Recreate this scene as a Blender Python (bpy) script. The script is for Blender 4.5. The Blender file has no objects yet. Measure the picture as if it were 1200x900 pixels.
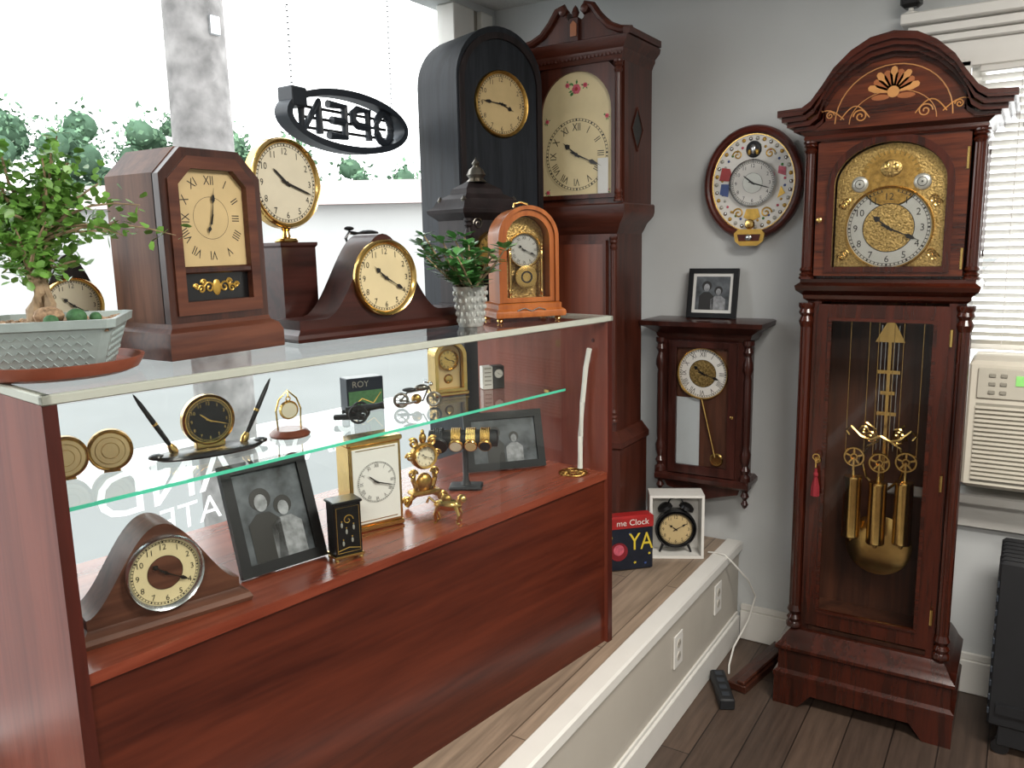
import bpy, math, random
from mathutils import Vector, Matrix
random.seed(7)
pi=math.pi; cos=math.cos; sin=math.sin; rad=math.radians
S=bpy.context.scene; COL=S.collection
S.view_settings.view_transform='Standard'
T_=Matrix.Translation
def RX(a): return Matrix.Rotation(rad(a),4,'X')
def RY(a): return Matrix.Rotation(rad(a),4,'Y')
def RZ(a): return Matrix.Rotation(rad(a),4,'Z')
def SC(x,y,z): return Matrix.Diagonal((x,y,z,1))
def FM(x,y,z): return T_((x,y,z))@RX(90)      # local x right, y up, z toward the viewer (-Y)
def lin(h):
    h=h.lstrip('#'); o=[]
    for i in (0,2,4):
        c=int(h[i:i+2],16)/255.; o.append(c/12.92 if c<=.04045 else ((c+.055)/1.055)**2.4)
    return (o[0],o[1],o[2],1)
# ---------------------------------------------------------------- materials
def newmat(name):
    m=bpy.data.materials.new(name); m.use_nodes=True; nt=m.node_tree
    return m,nt,nt.nodes['Principled BSDF']
def pbr(name,col,rough=.5,metal=0,coat=0,var=.12,ns=25,bump=0,emit=0,spec=.5):
    m,nt,b=newmat(name); N=nt.nodes; L=nt.links
    c=lin(col); b.inputs['Roughness'].default_value=rough; b.inputs['Metallic'].default_value=metal
    b.inputs['Coat Weight'].default_value=coat; b.inputs['Specular IOR Level'].default_value=spec
    tc=N.new('ShaderNodeTexCoord'); no=N.new('ShaderNodeTexNoise'); no.inputs['Scale'].default_value=ns; no.inputs['Detail'].default_value=4
    L.new(tc.outputs['Object'],no.inputs['Vector'])
    r=N.new('ShaderNodeValToRGB'); r.color_ramp.elements[0].position=.3; r.color_ramp.elements[1].position=.7
    r.color_ramp.elements[0].color=(c[0]*(1-var),c[1]*(1-var),c[2]*(1-var),1)
    r.color_ramp.elements[1].color=(min(1,c[0]*(1+var)),min(1,c[1]*(1+var)),min(1,c[2]*(1+var)),1)
    L.new(no.outputs['Fac'],r.inputs['Fac']); L.new(r.outputs['Color'],b.inputs['Base Color'])
    if bump:
        bp=N.new('ShaderNodeBump'); bp.inputs['Strength'].default_value=bump; bp.inputs['Distance'].default_value=.002
        L.new(no.outputs['Fac'],bp.inputs['Height']); L.new(bp.outputs['Normal'],b.inputs['Normal'])
    if emit:
        b.inputs['Emission Color'].default_value=c; b.inputs['Emission Strength'].default_value=emit
    return m
def wood(name,c1,c2,axis='z',sc=1.,rough=.3,coat=.3,spec=.4):
    m,nt,b=newmat(name); N=nt.nodes; L=nt.links
    b.inputs['Roughness'].default_value=rough; b.inputs['Coat Weight'].default_value=coat; b.inputs['Coat Roughness'].default_value=.15
    b.inputs['Specular IOR Level'].default_value=spec
    tc=N.new('ShaderNodeTexCoord'); mp=N.new('ShaderNodeMapping')
    s=[16*sc]*3; s['xyz'.index(axis)]=1.3*sc; mp.inputs['Scale'].default_value=s
    L.new(tc.outputs['Object'],mp.inputs['Vector'])
    n1=N.new('ShaderNodeTexNoise'); n1.inputs['Scale'].default_value=1.; n1.inputs['Detail'].default_value=5; n1.inputs['Distortion'].default_value=.8
    n2=N.new('ShaderNodeTexNoise'); n2.inputs['Scale'].default_value=6.; n2.inputs['Detail'].default_value=3
    L.new(mp.outputs[0],n1.inputs['Vector']); L.new(mp.outputs[0],n2.inputs['Vector'])
    mx=N.new('ShaderNodeMath'); mx.operation='MULTIPLY_ADD'; mx.inputs[1].default_value=.35; L.new(n2.outputs['Fac'],mx.inputs[0])
    m2=N.new('ShaderNodeMath'); m2.operation='MULTIPLY'; m2.inputs[1].default_value=.75; L.new(n1.outputs['Fac'],m2.inputs[0]); L.new(m2.outputs[0],mx.inputs[2])
    r=N.new('ShaderNodeValToRGB'); r.color_ramp.elements[0].position=.38; r.color_ramp.elements[1].position=.68
    r.color_ramp.elements[0].color=lin(c2); r.color_ramp.elements[1].color=lin(c1)
    L.new(mx.outputs[0],r.inputs['Fac']); L.new(r.outputs['Color'],b.inputs['Base Color'])
    return m
def glassm(name,tint,ior=1.45,rough=0.):
    m,nt,b=newmat(name); N=nt.nodes; L=nt.links; N.remove(b)
    t=N.new('ShaderNodeBsdfTransparent'); t.inputs['Color'].default_value=tint
    g=N.new('ShaderNodeBsdfGlossy'); g.inputs['Roughness'].default_value=rough
    f=N.new('ShaderNodeFresnel'); f.inputs['IOR'].default_value=ior
    ge=N.new('ShaderNodeNewGeometry'); sb=N.new('ShaderNodeMath'); sb.operation='SUBTRACT'; sb.inputs[0].default_value=1; L.new(ge.outputs['Backfacing'],sb.inputs[1])
    mu=N.new('ShaderNodeMath'); mu.operation='MULTIPLY'; L.new(f.outputs[0],mu.inputs[0]); L.new(sb.outputs[0],mu.inputs[1])
    x=N.new('ShaderNodeMixShader'); L.new(mu.outputs[0],x.inputs[0]); L.new(t.outputs[0],x.inputs[1]); L.new(g.outputs[0],x.inputs[2])
    L.new(x.outputs[0],N['Material Output'].inputs[0]); return m
def vinyl(name):
    m,nt,b=newmat(name); N=nt.nodes; L=nt.links
    b.inputs['Base Color'].default_value=(.9,.9,.9,1); t=N.new('ShaderNodeBsdfTranslucent'); t.inputs['Color'].default_value=(.95,.95,.95,1)
    x=N.new('ShaderNodeMixShader'); x.inputs[0].default_value=.7; L.new(b.outputs[0],x.inputs[1]); L.new(t.outputs[0],x.inputs[2]); L.new(x.outputs[0],N['Material Output'].inputs[0]); return m
def planks(name,c1,c2,cg,sx,sy,rot=0,rough=.45):
    m,nt,b=newmat(name); N=nt.nodes; L=nt.links
    tc=N.new('ShaderNodeTexCoord'); mp=N.new('ShaderNodeMapping'); mp.inputs['Rotation'].default_value=(0,0,rad(rot))
    L.new(tc.outputs['Object'],mp.inputs['Vector'])
    br=N.new('ShaderNodeTexBrick'); br.inputs['Scale'].default_value=1; br.inputs['Brick Width'].default_value=sx; br.inputs['Row Height'].default_value=sy
    br.inputs['Mortar Size'].default_value=.002; br.inputs['Color1'].default_value=lin(c1); br.inputs['Color2'].default_value=lin(c2); br.inputs['Mortar'].default_value=lin(cg)
    L.new(mp.outputs[0],br.inputs['Vector'])
    mp2=N.new('ShaderNodeMapping'); mp2.inputs['Scale'].default_value=(3,40,1); L.new(mp.outputs[0],mp2.inputs['Vector'])
    no=N.new('ShaderNodeTexNoise'); no.inputs['Scale'].default_value=1.5; no.inputs['Detail'].default_value=6; L.new(mp2.outputs[0],no.inputs['Vector'])
    mr=N.new('ShaderNodeMapRange'); mr.inputs[1].default_value=.3; mr.inputs[2].default_value=.7; mr.inputs[3].default_value=.7; mr.inputs[4].default_value=1.2; L.new(no.outputs['Fac'],mr.inputs[0])
    mx=N.new('ShaderNodeVectorMath'); mx.operation='SCALE'; L.new(br.outputs['Color'],mx.inputs[0]); L.new(mr.outputs[0],mx.inputs['Scale'])
    L.new(mx.outputs[0],b.inputs['Base Color']); b.inputs['Roughness'].default_value=rough
    return m
M_={}
M_['wall']=pbr('wall_paint','#c3c6c6',.7,var=.02,ns=6)
M_['white']=pbr('white_paint','#dfddd7',.4,var=.03,ns=8)
M_['panelw']=pbr('offwhite_panel','#b9b3a8',.5,var=.04,ns=5)
M_['ceil']=pbr('ceiling_tile','#c9cac8',.8,var=.1,ns=120)
M_['plank']=planks('vinyl_plank','#988572','#847261','#5c4d40',1.0,.15,90)
M_['floor']=planks('dark_floor','#57473c','#453830','#1d1511',1.1,.13,90)
M_['lam']=wood('cherry_laminate','#5c2819','#3b160e','x',.8,.3,.12)
M_['deck']=wood('cherry_deck','#8a4632','#642a1b','x',.8,.24,.2)
M_['lamp']=wood('cherry_laminate_panel','#7c3f30','#60291d','z',.8,.38,0,.35)
M_['lamedge']=wood('cherry_edge','#4e1e15','#38130c','z',1,.4,0)
M_['mahog']=wood('dark_mahogany','#43190d','#210d07','z',1.2,.22,.3)
M_['mahogx']=wood('dark_mahogany_cross','#43190d','#210d07','x',1.2,.22,.3)
M_['rimw']=wood('rim_cherry','#5a1f12','#34100a','x',1.2,.3,.1)
M_['burl']=wood('burl_veneer','#5e2b17','#2b110a','x',2.2,.22,.3)
M_['inlay']=pbr('inlay_maple','#93552c',.3,coat=.2)
M_['inlayl']=pbr('inlay_light','#b8824a',.3,coat=.2)
M_['lc']=wood('longcase_mahogany','#55281b','#301209','z',1.,.4,.1)
M_['lcx']=wood('longcase_mahogany_cross','#55281b','#301209','x',1.,.4,.1)
M_['lcl']=wood('flame_mahogany','#7c412d','#542618','z',.6,.35,.2)
M_['ebon']=wood('ebonised_oak','#2a2e34','#191c20','z',1.5,.55,0,.2)
M_['ebon2']=wood('dark_carved','#2a2223','#151112','z',2,.5,.0,.25)
M_['wal']=wood('walnut','#6e4936','#44281c','z',1.4,.5,.0,.3)
M_['walx']=wood('walnut_cross','#663c2b','#3a1e18','x',1.,.4,.1,.3)
M_['wald']=wood('dark_walnut','#46251a','#26110b','z',1.4,.3,.2)
M_['tam']=wood('tambour_mahogany','#42201a','#25100c','x',1.,.35,.15,.3)
M_['tam2']=wood('tambour_walnut','#664030','#3f2318','x',1.,.45,.05,.3)
M_['oran']=wood('light_cherry','#a9622f','#844419','z',1.,.3,.2)
M_['vien']=wood('vienna_walnut','#41201a','#24110d','z',1.2,.28,.2)
M_['brass']=pbr('brass','#dcb870',.22,1,var=.08,ns=40)
M_['brassd']=pbr('antique_brass','#b08c4c',.35,1,var=.3,ns=90,bump=.5)
M_['brassr']=pbr('engraved_brass','#a98e58',.36,1,var=.5,ns=170,bump=1.)
M_['gold']=pbr('gold_paint','#c9a24e',.35,.6,var=.15,ns=60)
M_['silver']=pbr('silver','#c9ccce',.25,1,var=.05)
M_['alu']=pbr('aluminium','#b4b8ac',.45,.15,var=.03)
M_['pewter']=pbr('pewter','#8a857c',.3,1,var=.15,ns=80)
M_['cream']=pbr('cream_dial','#c2ab7c',.5,var=.1,ns=12)
M_['creamy']=pbr('aged_dial','#d2c298',.45,var=.08,ns=9)
M_['ivory']=pbr('ivory_dial','#d8d0b8',.45,var=.03)
M_['whited']=pbr('white_dial','#dedcd6',.4,var=.02)
M_['silverd']=pbr('silvered_dial','#b4b4ac',.35,.5,var=.06)
M_['ink']=pbr('black_ink','#16130f',.4,var=0)
M_['black']=pbr('black_gloss','#0e0e10',.3,coat=.1,var=.1)
M_['blackm']=pbr('black_matte','#17181b',.55,var=.1)
M_['framek']=pbr('black_frame','#111214',.45,var=.1,spec=.3)
M_['grayp']=pbr('grey_plastic','#2c323a',.45,var=.1)
M_['photo']=pbr('photo_print','#4c5054',.4,var=.8,ns=22,spec=.3)
M_['mid']=pbr('photo_grey','#85878a',.4,var=.5,ns=50,spec=.3)
M_['mat']=pbr('photo_mat','#cfcfcb',.6,var=.02)
M_['red']=pbr('red_paint','#a02222',.4,var=.1)
M_['redd']=pbr('dark_red_cloth','#7d1420',.8,var=.2,ns=200)
M_['pink']=pbr('rose_pink','#c4586a',.5,var=.3,ns=100)
M_['blue']=pbr('blue_paint','#39508c',.4)
M_['yellow']=pbr('yellow_paint','#d9c03a',.4)
M_['green']=pbr('green_paint','#3f7a3a',.5)
M_['leaf']=pbr('bonsai_leaf','#6f9e46',.4,var=.35,ns=30)
M_['leaf2']=pbr('jade_leaf','#558c4c',.3,var=.3,ns=25,coat=.2)
M_['bark']=pbr('bark','#9a8468',.8,var=.3,ns=60,bump=.8)
M_['gravel']=pbr('gravel','#a08468',.8,var=.5,ns=150,bump=1)
M_['cactus']=pbr('cactus','#3f6a42',.7,var=.3,ns=150)
M_['planter']=pbr('celadon_planter','#a0aeac',.4,var=.06,ns=60,bump=.3)
M_['terra']=pbr('terracotta','#8c4a34',.5,var=.12,ns=30)
M_['potm']=pbr('mercury_pot','#b4b7b3',.3,.4,var=.35,ns=60,bump=.6)
M_['acw']=pbr('ac_plastic','#cdc7b8',.5,var=.02)
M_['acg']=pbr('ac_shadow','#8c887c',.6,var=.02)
M_['acp']=pbr('ac_panel','#b9b4a6',.5,var=.02)
M_['lcd']=pbr('lcd_green','#7fbf6a',.4,emit=.5)
M_['blind']=pbr('blind_vinyl','#dedcd6',.5,var=.01)
M_['pole']=pbr('weathered_pole','#7d7a78',.9,var=.4,ns=9,bump=.5)
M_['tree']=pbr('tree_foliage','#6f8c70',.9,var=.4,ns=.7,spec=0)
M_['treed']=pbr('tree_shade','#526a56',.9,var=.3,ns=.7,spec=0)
M_['road']=pbr('pale_asphalt','#81817f',.9,var=.06,ns=.6,spec=0)
M_['roof']=pbr('roof_shingle','#a3938f',.9,var=.05)
M_['bldg']=pbr('overexposed_white','#b4b4b2',.8,var=.03,ns=.5)  # white of the added building, meant to read as overexposed background
M_['letter']=vinyl('vinyl_lettering')
M_['tin']=pbr('dark_tin','#1c2230',.3,.3,var=.2)
M_['wicker']=pbr('fringe','#8c8c88',.9,var=.3,ns=100)
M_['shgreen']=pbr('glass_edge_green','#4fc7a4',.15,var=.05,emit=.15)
M_['glass']=glassm('clear_glass',(.97,.985,.975,1),1.4)
M_['pane']=glassm('window_glass',(.99,1,.995,1),1.3)
M_['doorglass']=glassm('door_glass',(.95,.95,.95,1),1.35)
M_['darkin']=wood('case_interior','#54301f','#2e180f','z',1.,.5,.1)
M_['reflg']=pbr('painted_reflection','#b9c0c2',.3,var=.03)  # pale tone painted as the window's reflection in the regulator clock's glass
# ---------------------------------------------------------------- mesh builder
_g={}
def glyph(s):
    if s in _g: return _g[s]
    cu=bpy.data.curves.new('g','FONT'); cu.body=s; cu.size=1; cu.resolution_u=3; cu.align_x='CENTER'
    o=bpy.data.objects.new('g',cu); COL.objects.link(o); bpy.context.view_layer.update()
    me=bpy.data.meshes.new_from_object(o.evaluated_get(bpy.context.evaluated_depsgraph_get()))
    vs=[v.co.copy() for v in me.vertices]; fs=[tuple(p.vertices) for p in me.polygons]
    bpy.data.objects.remove(o); bpy.data.curves.remove(cu); bpy.data.meshes.remove(me)
    x0=min(v.x for v in vs);x1=max(v.x for v in vs);y0=min(v.y for v in vs);y1=max(v.y for v in vs);h=y1-y0
    vs=[Vector(((v.x-(x0+x1)/2)/h,(v.y-(y0+y1)/2)/h,0)) for v in vs]
    _g[s]=(vs,fs,(x1-x0)/h); return _g[s]
SPLIT={'hinge','trunk_column','hood_column','column','foot','corner_finial','wheel','leg','pivot_knob','bell','shelf_bracket','screw_cap','side_window','cord','socket','bracket','spandrel','carving','painted_flower'}
class MB:
    def __init__(s): s.v=[];s.f=[];s.mi=[];s.mats=[];s.M=Matrix.Identity(4)
    def add(s,vs,fs,mat):
        mat=M_[mat] if isinstance(mat,str) else mat
        if mat not in s.mats: s.mats.append(mat)
        k=s.mats.index(mat); n=len(s.v); flip=s.M.determinant()<0
        s.v+=[s.M@Vector(v) for v in vs]
        for f in fs:
            g=[i+n for i in f]
            if flip: g.reverse()
            s.f.append(g); s.mi.append(k)
        return s
    def box(s,x0,x1,y0,y1,z0,z1,mat,b=0):
        if b<=0:
            v=[(x0,y0,z0),(x1,y0,z0),(x1,y1,z0),(x0,y1,z0),(x0,y0,z1),(x1,y0,z1),(x1,y1,z1),(x0,y1,z1)]
            return s.add(v,[(0,3,2,1),(4,5,6,7),(0,1,5,4),(1,2,6,5),(2,3,7,6),(3,0,4,7)],mat)
        b=min(b,(x1-x0)*.45,(y1-y0)*.45,(z1-z0)*.45)
        L=[]
        for z,o in ((z0,b),(z0+b,0),(z1-b,0),(z1,b)):
            i=b if o else 0
            X0,X1,Y0,Y1=x0+i,x1-i,y0+i,y1-i; c=b*.6 if not o else b*.3
            L.append([(X0+c,Y0,z),(X1-c,Y0,z),(X1,Y0+c,z),(X1,Y1-c,z),(X1-c,Y1,z),(X0+c,Y1,z),(X0,Y1-c,z),(X0,Y0+c,z)])
        return s.loft(L,mat)
    def loft(s,L,mat,cap=True,closed=True):
        n=len(L[0]); v=[p for l in L for p in l]; f=[]
        for a in range(len(L)-1):
            for i in range(n if closed else n-1):
                j=(i+1)%n; f.append((a*n+i,a*n+j,(a+1)*n+j,(a+1)*n+i))
        if cap: f.append(tuple(reversed(range(n)))); f.append(tuple((len(L)-1)*n+i for i in range(n)))
        return s.add(v,f,mat)
    def lathe(s,prof,mat,seg=28,fl=0,sx=1,sy=1):
        v=[];f=[];rows=[]
        for r,z in prof:
            if r<1e-6: rows.append([len(v)]); v.append((0,0,z))
            else:
                row=[]
                for i in range(seg):
                    q=r*(1-fl*(i%2)); a=2*pi*i/seg; row.append(len(v)); v.append((q*cos(a)*sx,q*sin(a)*sy,z))
                rows.append(row)
        for A,B in zip(rows,rows[1:]):
            for i in range(seg):
                j=(i+1)%seg
                if len(A)==1 and len(B)==1: continue
                if len(A)==1: f.append((A[0],B[j],B[i]))
                elif len(B)==1: f.append((A[i],A[j],B[0]))
                else: f.append((A[i],A[j],B[j],B[i]))
        if len(rows[0])>1: f.append(tuple(reversed(rows[0])))
        if len(rows[-1])>1: f.append(tuple(rows[-1]))
        return s.add(v,f,mat)
    def cyl(s,x,y,z0,z1,r,mat,seg=24,r2=None):
        o=s.M; s.M=o@T_((x,y,0)); s.lathe([(r,z0),(r if r2 is None else r2,z1)],mat,seg); s.M=o; return s
    def at(s,M): o=s.M; s.M=o@M; return o
    def ell(s,c,r,mat,seg=16,n=10):
        o=s.at(T_(c)@SC(*r)); s.lathe([(sin(pi*i/n),-cos(pi*i/n)) if 0<i<n else (0,-cos(pi*i/n)) for i in range(n+1)],mat,seg); s.M=o; return s
    def ext(s,pts,z0,z1,mat):
        n=len(pts); v=[(x,y,z0) for x,y in pts]+[(x,y,z1) for x,y in pts]
        f=[tuple(reversed(range(n))),tuple(range(n,2*n))]+[(i,(i+1)%n,n+(i+1)%n,n+i) for i in range(n)]
        return s.add(v,f,mat)
    def prism(s,pts,y0,y1,mat):   # pts (x,z) CCW seen from the front
        o=s.at(RX(90)); s.ext(pts,-y1,-y0,mat); s.M=o; return s
    def band(s,A,B,y0,y1,mat):    # ring between polygons (x,z)
        n=len(A); v=[(x,y0,z) for x,z in A]+[(x,y0,z) for x,z in B]+[(x,y1,z) for x,z in A]+[(x,y1,z) for x,z in B]; f=[]
        for i in range(n):
            j=(i+1)%n
            f+=[(i,j,n+j,n+i),(2*n+j,2*n+i,3*n+i,3*n+j),(j,i,2*n+i,2*n+j),(n+i,n+j,3*n+j,3*n+i)]
        return s.add(v,f,mat)
    def ring(s,r0,r1,z,mat,seg=48):
        v=[];f=[]
        for i in range(seg):
            a=2*pi*i/seg; v+=[(r0*cos(a),r0*sin(a),z),(r1*cos(a),r1*sin(a),z)]
        for i in range(seg):
            j=(i+1)%seg; f.append((2*i,2*i+1,2*j+1,2*j))
        return s.add(v,f,mat)
    def torus(s,R,r,mat,seg=32,n=8,sy=1):
        v=[];f=[]
        for i in range(seg):
            a=2*pi*i/seg
            for k in range(n):
                b=2*pi*k/n; q=R+r*cos(b); v.append((q*cos(a),q*sin(a)*sy,r*sin(b)))
        for i in range(seg):
            for k in range(n):
                j=(i+1)%seg;l=(k+1)%n; f.append((i*n+k,j*n+k,j*n+l,i*n+l))
        return s.add(v,f,mat)
    def tube(s,pts,r,mat,n=8):
        pts=[Vector(p) for p in pts]; rs=r if isinstance(r,(list,tuple)) else [r]*len(pts); L=[]
        up=Vector((0,0,1))
        for i,p in enumerate(pts):
            d=(pts[min(i+1,len(pts)-1)]-pts[max(i-1,0)]).normalized()
            a=d.cross(up)
            if a.length<.05: a=d.cross(Vector((0,1,0)))
            a.normalize(); b=a.cross(d).normalized()
            if i and a.dot(pa)<0: a=-a;b=-b
            pa=a
            L.append([p+(a*cos(2*pi*k/n)+b*sin(2*pi*k/n))*rs[i] for k in range(n)])
        return s.loft(L,mat)
    def text(s,t,h,M,mat,mirror=False,sx=1):
        vs,fs,w=glyph(t); o=s.at(M@SC(-h*sx if mirror else h*sx,h,1)); s.add(vs,fs,mat)
        s.M=o; return s
    def rl(s,hx,y0,y1,prof,mat,back=False):   # rectangular moulding loft [(overhang,z)]
        L=[[(-hx-o,y0-o,z),(hx+o,y0-o,z),(hx+o,y1+(o if back else 0),z),(-hx-o,y1+(o if back else 0),z)] for o,z in prof]
        return s.loft(L,mat)
    def clusters(s):
        par=list(range(len(s.v)))
        def find(a):
            while par[a]!=a: par[a]=par[par[a]]; a=par[a]
            return a
        for f in s.f:
            for i in f[1:]: par[find(i)]=find(f[0])
        comp={}
        for i,v in enumerate(s.v): comp.setdefault(find(i),[]).append(i)
        C=[]
        for k,ids in comp.items():
            lo=[min(s.v[i][a] for i in ids)-.0012 for a in range(3)]; hi=[max(s.v[i][a] for i in ids)+.0012 for a in range(3)]; C.append([lo,hi,{k}])
        ch=True
        while ch:
            ch=False
            for a in range(len(C)):
                for b in range(a+1,len(C)):
                    A,B=C[a],C[b]
                    if all(A[0][q]<=B[1][q] and B[0][q]<=A[1][q] for q in range(3)):
                        C[a]=[[min(A[0][q],B[0][q]) for q in range(3)],[max(A[1][q],B[1][q]) for q in range(3)],A[2]|B[2]]; C.pop(b); ch=True; break
                if ch: break
        out=[]
        for c in C:
            m=MB(); mp={}; m.mats=s.mats
            for f,mi in zip(s.f,s.mi):
                if find(f[0]) in c[2]:
                    g=[]
                    for i in f:
                        if i not in mp: mp[i]=len(m.v); m.v.append(s.v[i])
                        g.append(mp[i])
                    m.f.append(g); m.mi.append(mi)
            out.append(m)
        return out
    def obj(s,name,parent=None,label=None,ang=32):
        if name in SPLIT:
            cl=s.clusters()
            if len(cl)>1: return [c._obj(name,parent,label,ang) for c in cl][0]
        return s._obj(name,parent,label,ang)
    def _obj(s,name,parent,label,ang):
        me=bpy.data.meshes.new(name); me.from_pydata([tuple(v) for v in s.v],[],s.f)
        for m in s.mats: me.materials.append(m)
        me.polygons.foreach_set('material_index',s.mi); me.polygons.foreach_set('use_smooth',[True]*len(s.f))
        me.update(); me.set_sharp_from_angle(angle=rad(ang))
        o=bpy.data.objects.new(name,me); COL.objects.link(o)
        if parent: o.parent=parent
        if label: o['label']=label
        return o
def thing(name,label,cat,loc,rz=0,rx=0,group=None,sc=1):
    e=bpy.data.objects.new(name,None); e.empty_display_size=.05; COL.objects.link(e)
    e.location=loc; e.rotation_euler=(rad(rx),0,rad(rz)); e['label']=label; e['category']=cat; e.scale=(sc,sc,sc)
    if group: e['group']=group
    return e
def struct(m,name):
    o=m.obj(name); o['kind']='structure'; return o
ROM=['XII','I','II','III','IIII','V','VI','VII','VIII','IX','X','XI']
ARA=['12']+[str(i) for i in range(1,12)]
def arch(hw,z0,zs,rise,n=16,cx=0):
    return [(cx-hw,z0),(cx+hw,z0)]+[(cx+hw*cos(pi*i/n),zs+rise*sin(pi*i/n)) for i in range(n+1)]
def archbox(hw,z0,zs,zt,n=16):
    P=[(-hw,z0),(hw,z0)]
    for i in range(n+1):
        c,q=cos(pi*i/n),sin(pi*i/n); k=min(hw/max(abs(c),1e-6),(zt-zs)/max(q,1e-6)); P.append((k*c,zs+k*q))
    return P
def rect(x0,x1,z0,z1): return [(x0,z0),(x1,z0),(x1,z1),(x0,z1)]
def circ(r,n=40,cx=0,cz=0,ry=None): return [(cx+r*cos(2*pi*i/n),cz+(ry or r)*sin(2*pi*i/n)) for i in range(n)]
def handpoly(L,w,kind):
    if kind=='spade': return [(-.22*L,-w*.5),(0,-w*.9),(.5*L,-w*.35),(.6*L,-w*2.2),(.74*L,-w*1.3),(.8*L,-w*.3),(L,0),(.8*L,w*.3),(.74*L,w*1.3),(.6*L,w*2.2),(.5*L,w*.35),(0,w*.9),(-.22*L,w*.5)]
    return [(-.22*L,-w*.5),(0,-w),(L*.8,-w*.8),(L,0),(L*.8,w*.8),(0,w),(-.22*L,w*.5)]
def dial(P,cx,y,cz,r,face='ivory',ink='ink',num=ROM,t=(10,19),hand='ink',nr=.76,nh=.2,bez=None,bw=.1,hk='spade',upright=None,rings=True,center=None,cr=.5,ns=1.,name='dial',thick=.003):
    F=FM(cx,y,cz); m=MB(); m.M=F.copy()
    m.lathe([(r,-thick),(r,0),(0,0)],face,48)
    if rings:
        m.ring(r*.955,r*.965,.0004,ink); m.ring(r*.895,r*.905,.0004,ink)
    for i in range(60):
        o=m.at(RZ(-6*i)); w=r*(.012 if i%5 else .022); m.add([(-w,r*.9,.0005),(w,r*.9,.0005),(w,r*.96,.0005),(-w,r*.96,.0005)],[(0,1,2,3)],ink); m.M=o
    if num:
        up=(num is ARA) if upright is None else upright
        for i in range(12):
            a=rad(30*i); x,yy=r*nr*sin(a),r*nr*cos(a)
            m.text(num[i],r*nh,T_((x,yy,.0006))@(Matrix.Identity(4) if up else RZ(-30*i)),ink,sx=(.75 if num is ROM else .95)*ns)
    if center: m.lathe([(r*cr,.0),(r*cr,.0006),(0,.0007)],center,40); m.ring(r*cr*.99,r*cr*1.02,.0008,ink)
    d=m.obj(name,P)
    for nm,ang,L,w,zz,kk in (('hour_hand',30*(t[0]%12)+t[1]/2,r*.55,r*.036,.003,hk),('minute_hand',6*t[1],r*.86,r*.028,.0042,hk)):
        m=MB(); m.M=F@RZ(90-ang); m.ext(handpoly(L,w,kk),zz,zz+.0006,hand); m.lathe([(r*.05,zz),(r*.05,zz+.0014),(0,zz+.0016)],hand,12); m.obj(nm,d)
    if bez:
        b=r*bw; m=MB(); m.M=F.copy()
        pr=[(r*.985,-.002),(r*.985,.004),(r+b*.3,.009),(r+b*.7,.011),(r+b,.006),(r+b,-.004)]
        n=48;v=[];f=[]
        for i in range(n):
            a=2*pi*i/n; v+=[(q*cos(a),q*sin(a),z) for q,z in pr]
        k=len(pr)
        for i in range(n):
            j=(i+1)%n
            for q in range(k-1): f.append((i*k+q+1,i*k+q,j*k+q,j*k+q+1))
        m.add(v,f,bez); m.obj('bezel',P)
    return d
def scroll(cx,cz,s,flip=1,turns=1.6,n=26,y=0,rot=0):
    P=[]
    for i in range(n):
        a=turns*2*pi*i/(n-1); q=s*(.15+.85*(1-i/(n-1)))
        x,z=q*cos(a)*flip,q*sin(a); c,d=cos(rad(rot)),sin(rad(rot)); P.append((cx+x*c-z*d,y,cz+x*d+z*c))
    return P
def column(m,x,y,z0,z1,r,mat,fl=.12,seg=20,matcap=None):
    h=z1-z0; o=m.at(T_((x,y,z0)))
    c=min(.09*h,r*4); mc=matcap or mat
    m.lathe([(r*1.35,0),(r*1.35,c*.15),(r*1.1,c*.25),(r*1.3,c*.4),(r*.9,c*.55),(r*1.25,c*.75),(r*.95,c)],mc,seg)
    m.lathe([(r,c),(r*.95,h-c)],mat,seg,fl)
    m.lathe([(r*.95,h-c),(r*1.25,h-c*.75),(r*.9,h-c*.55),(r*1.3,h-c*.4),(r*1.1,h-c*.25),(r*1.35,h-c*.15),(r*1.35,h)],mc,seg)
    m.M=o
def bigcol(m,x,y,z0,z1,r,mat):
    h=z1-z0; o=m.at(T_((x,y,z0)))
    pr=[(1.3,0),(1.3,.03),(.8,.05),(1.2,.08),(.7,.11),(1.15,.16),(1.25,.2),(.75,.24),(.9,.27),(.95,.5),(.9,.73),(.75,.76),(1.25,.8),(1.15,.84),(.7,.89),(1.2,.92),(.8,.95),(1.3,.97),(1.3,1)]
    m.lathe([(a*r,b*h) for a,b in pr],mat,20); m.M=o
# ---------------------------------------------------------------- camera
F=950.;P=rad(9.85);R=0.021;YAW=rad(32.5);H=1.57
fw=Vector((-sin(YAW)*cos(P),cos(YAW)*cos(P),-sin(P))); rt=Vector((cos(YAW),sin(YAW),0)); up=rt.cross(fw)
cx_=rt*cos(R)-up*sin(R); cy_=up*cos(R)+rt*sin(R)
cd=bpy.data.cameras.new('camera'); cam=bpy.data.objects.new('camera',cd); COL.objects.link(cam); S.camera=cam
cd.sensor_width=36; cd.lens=F/1200*36; cd.clip_start=.02; cd.clip_end=300
mw=Matrix.Identity(4)
for i in range(3): mw[i][0]=cx_[i]; mw[i][1]=cy_[i]; mw[i][2]=-fw[i]
mw[2][3]=H; cam.matrix_world=mw
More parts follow.
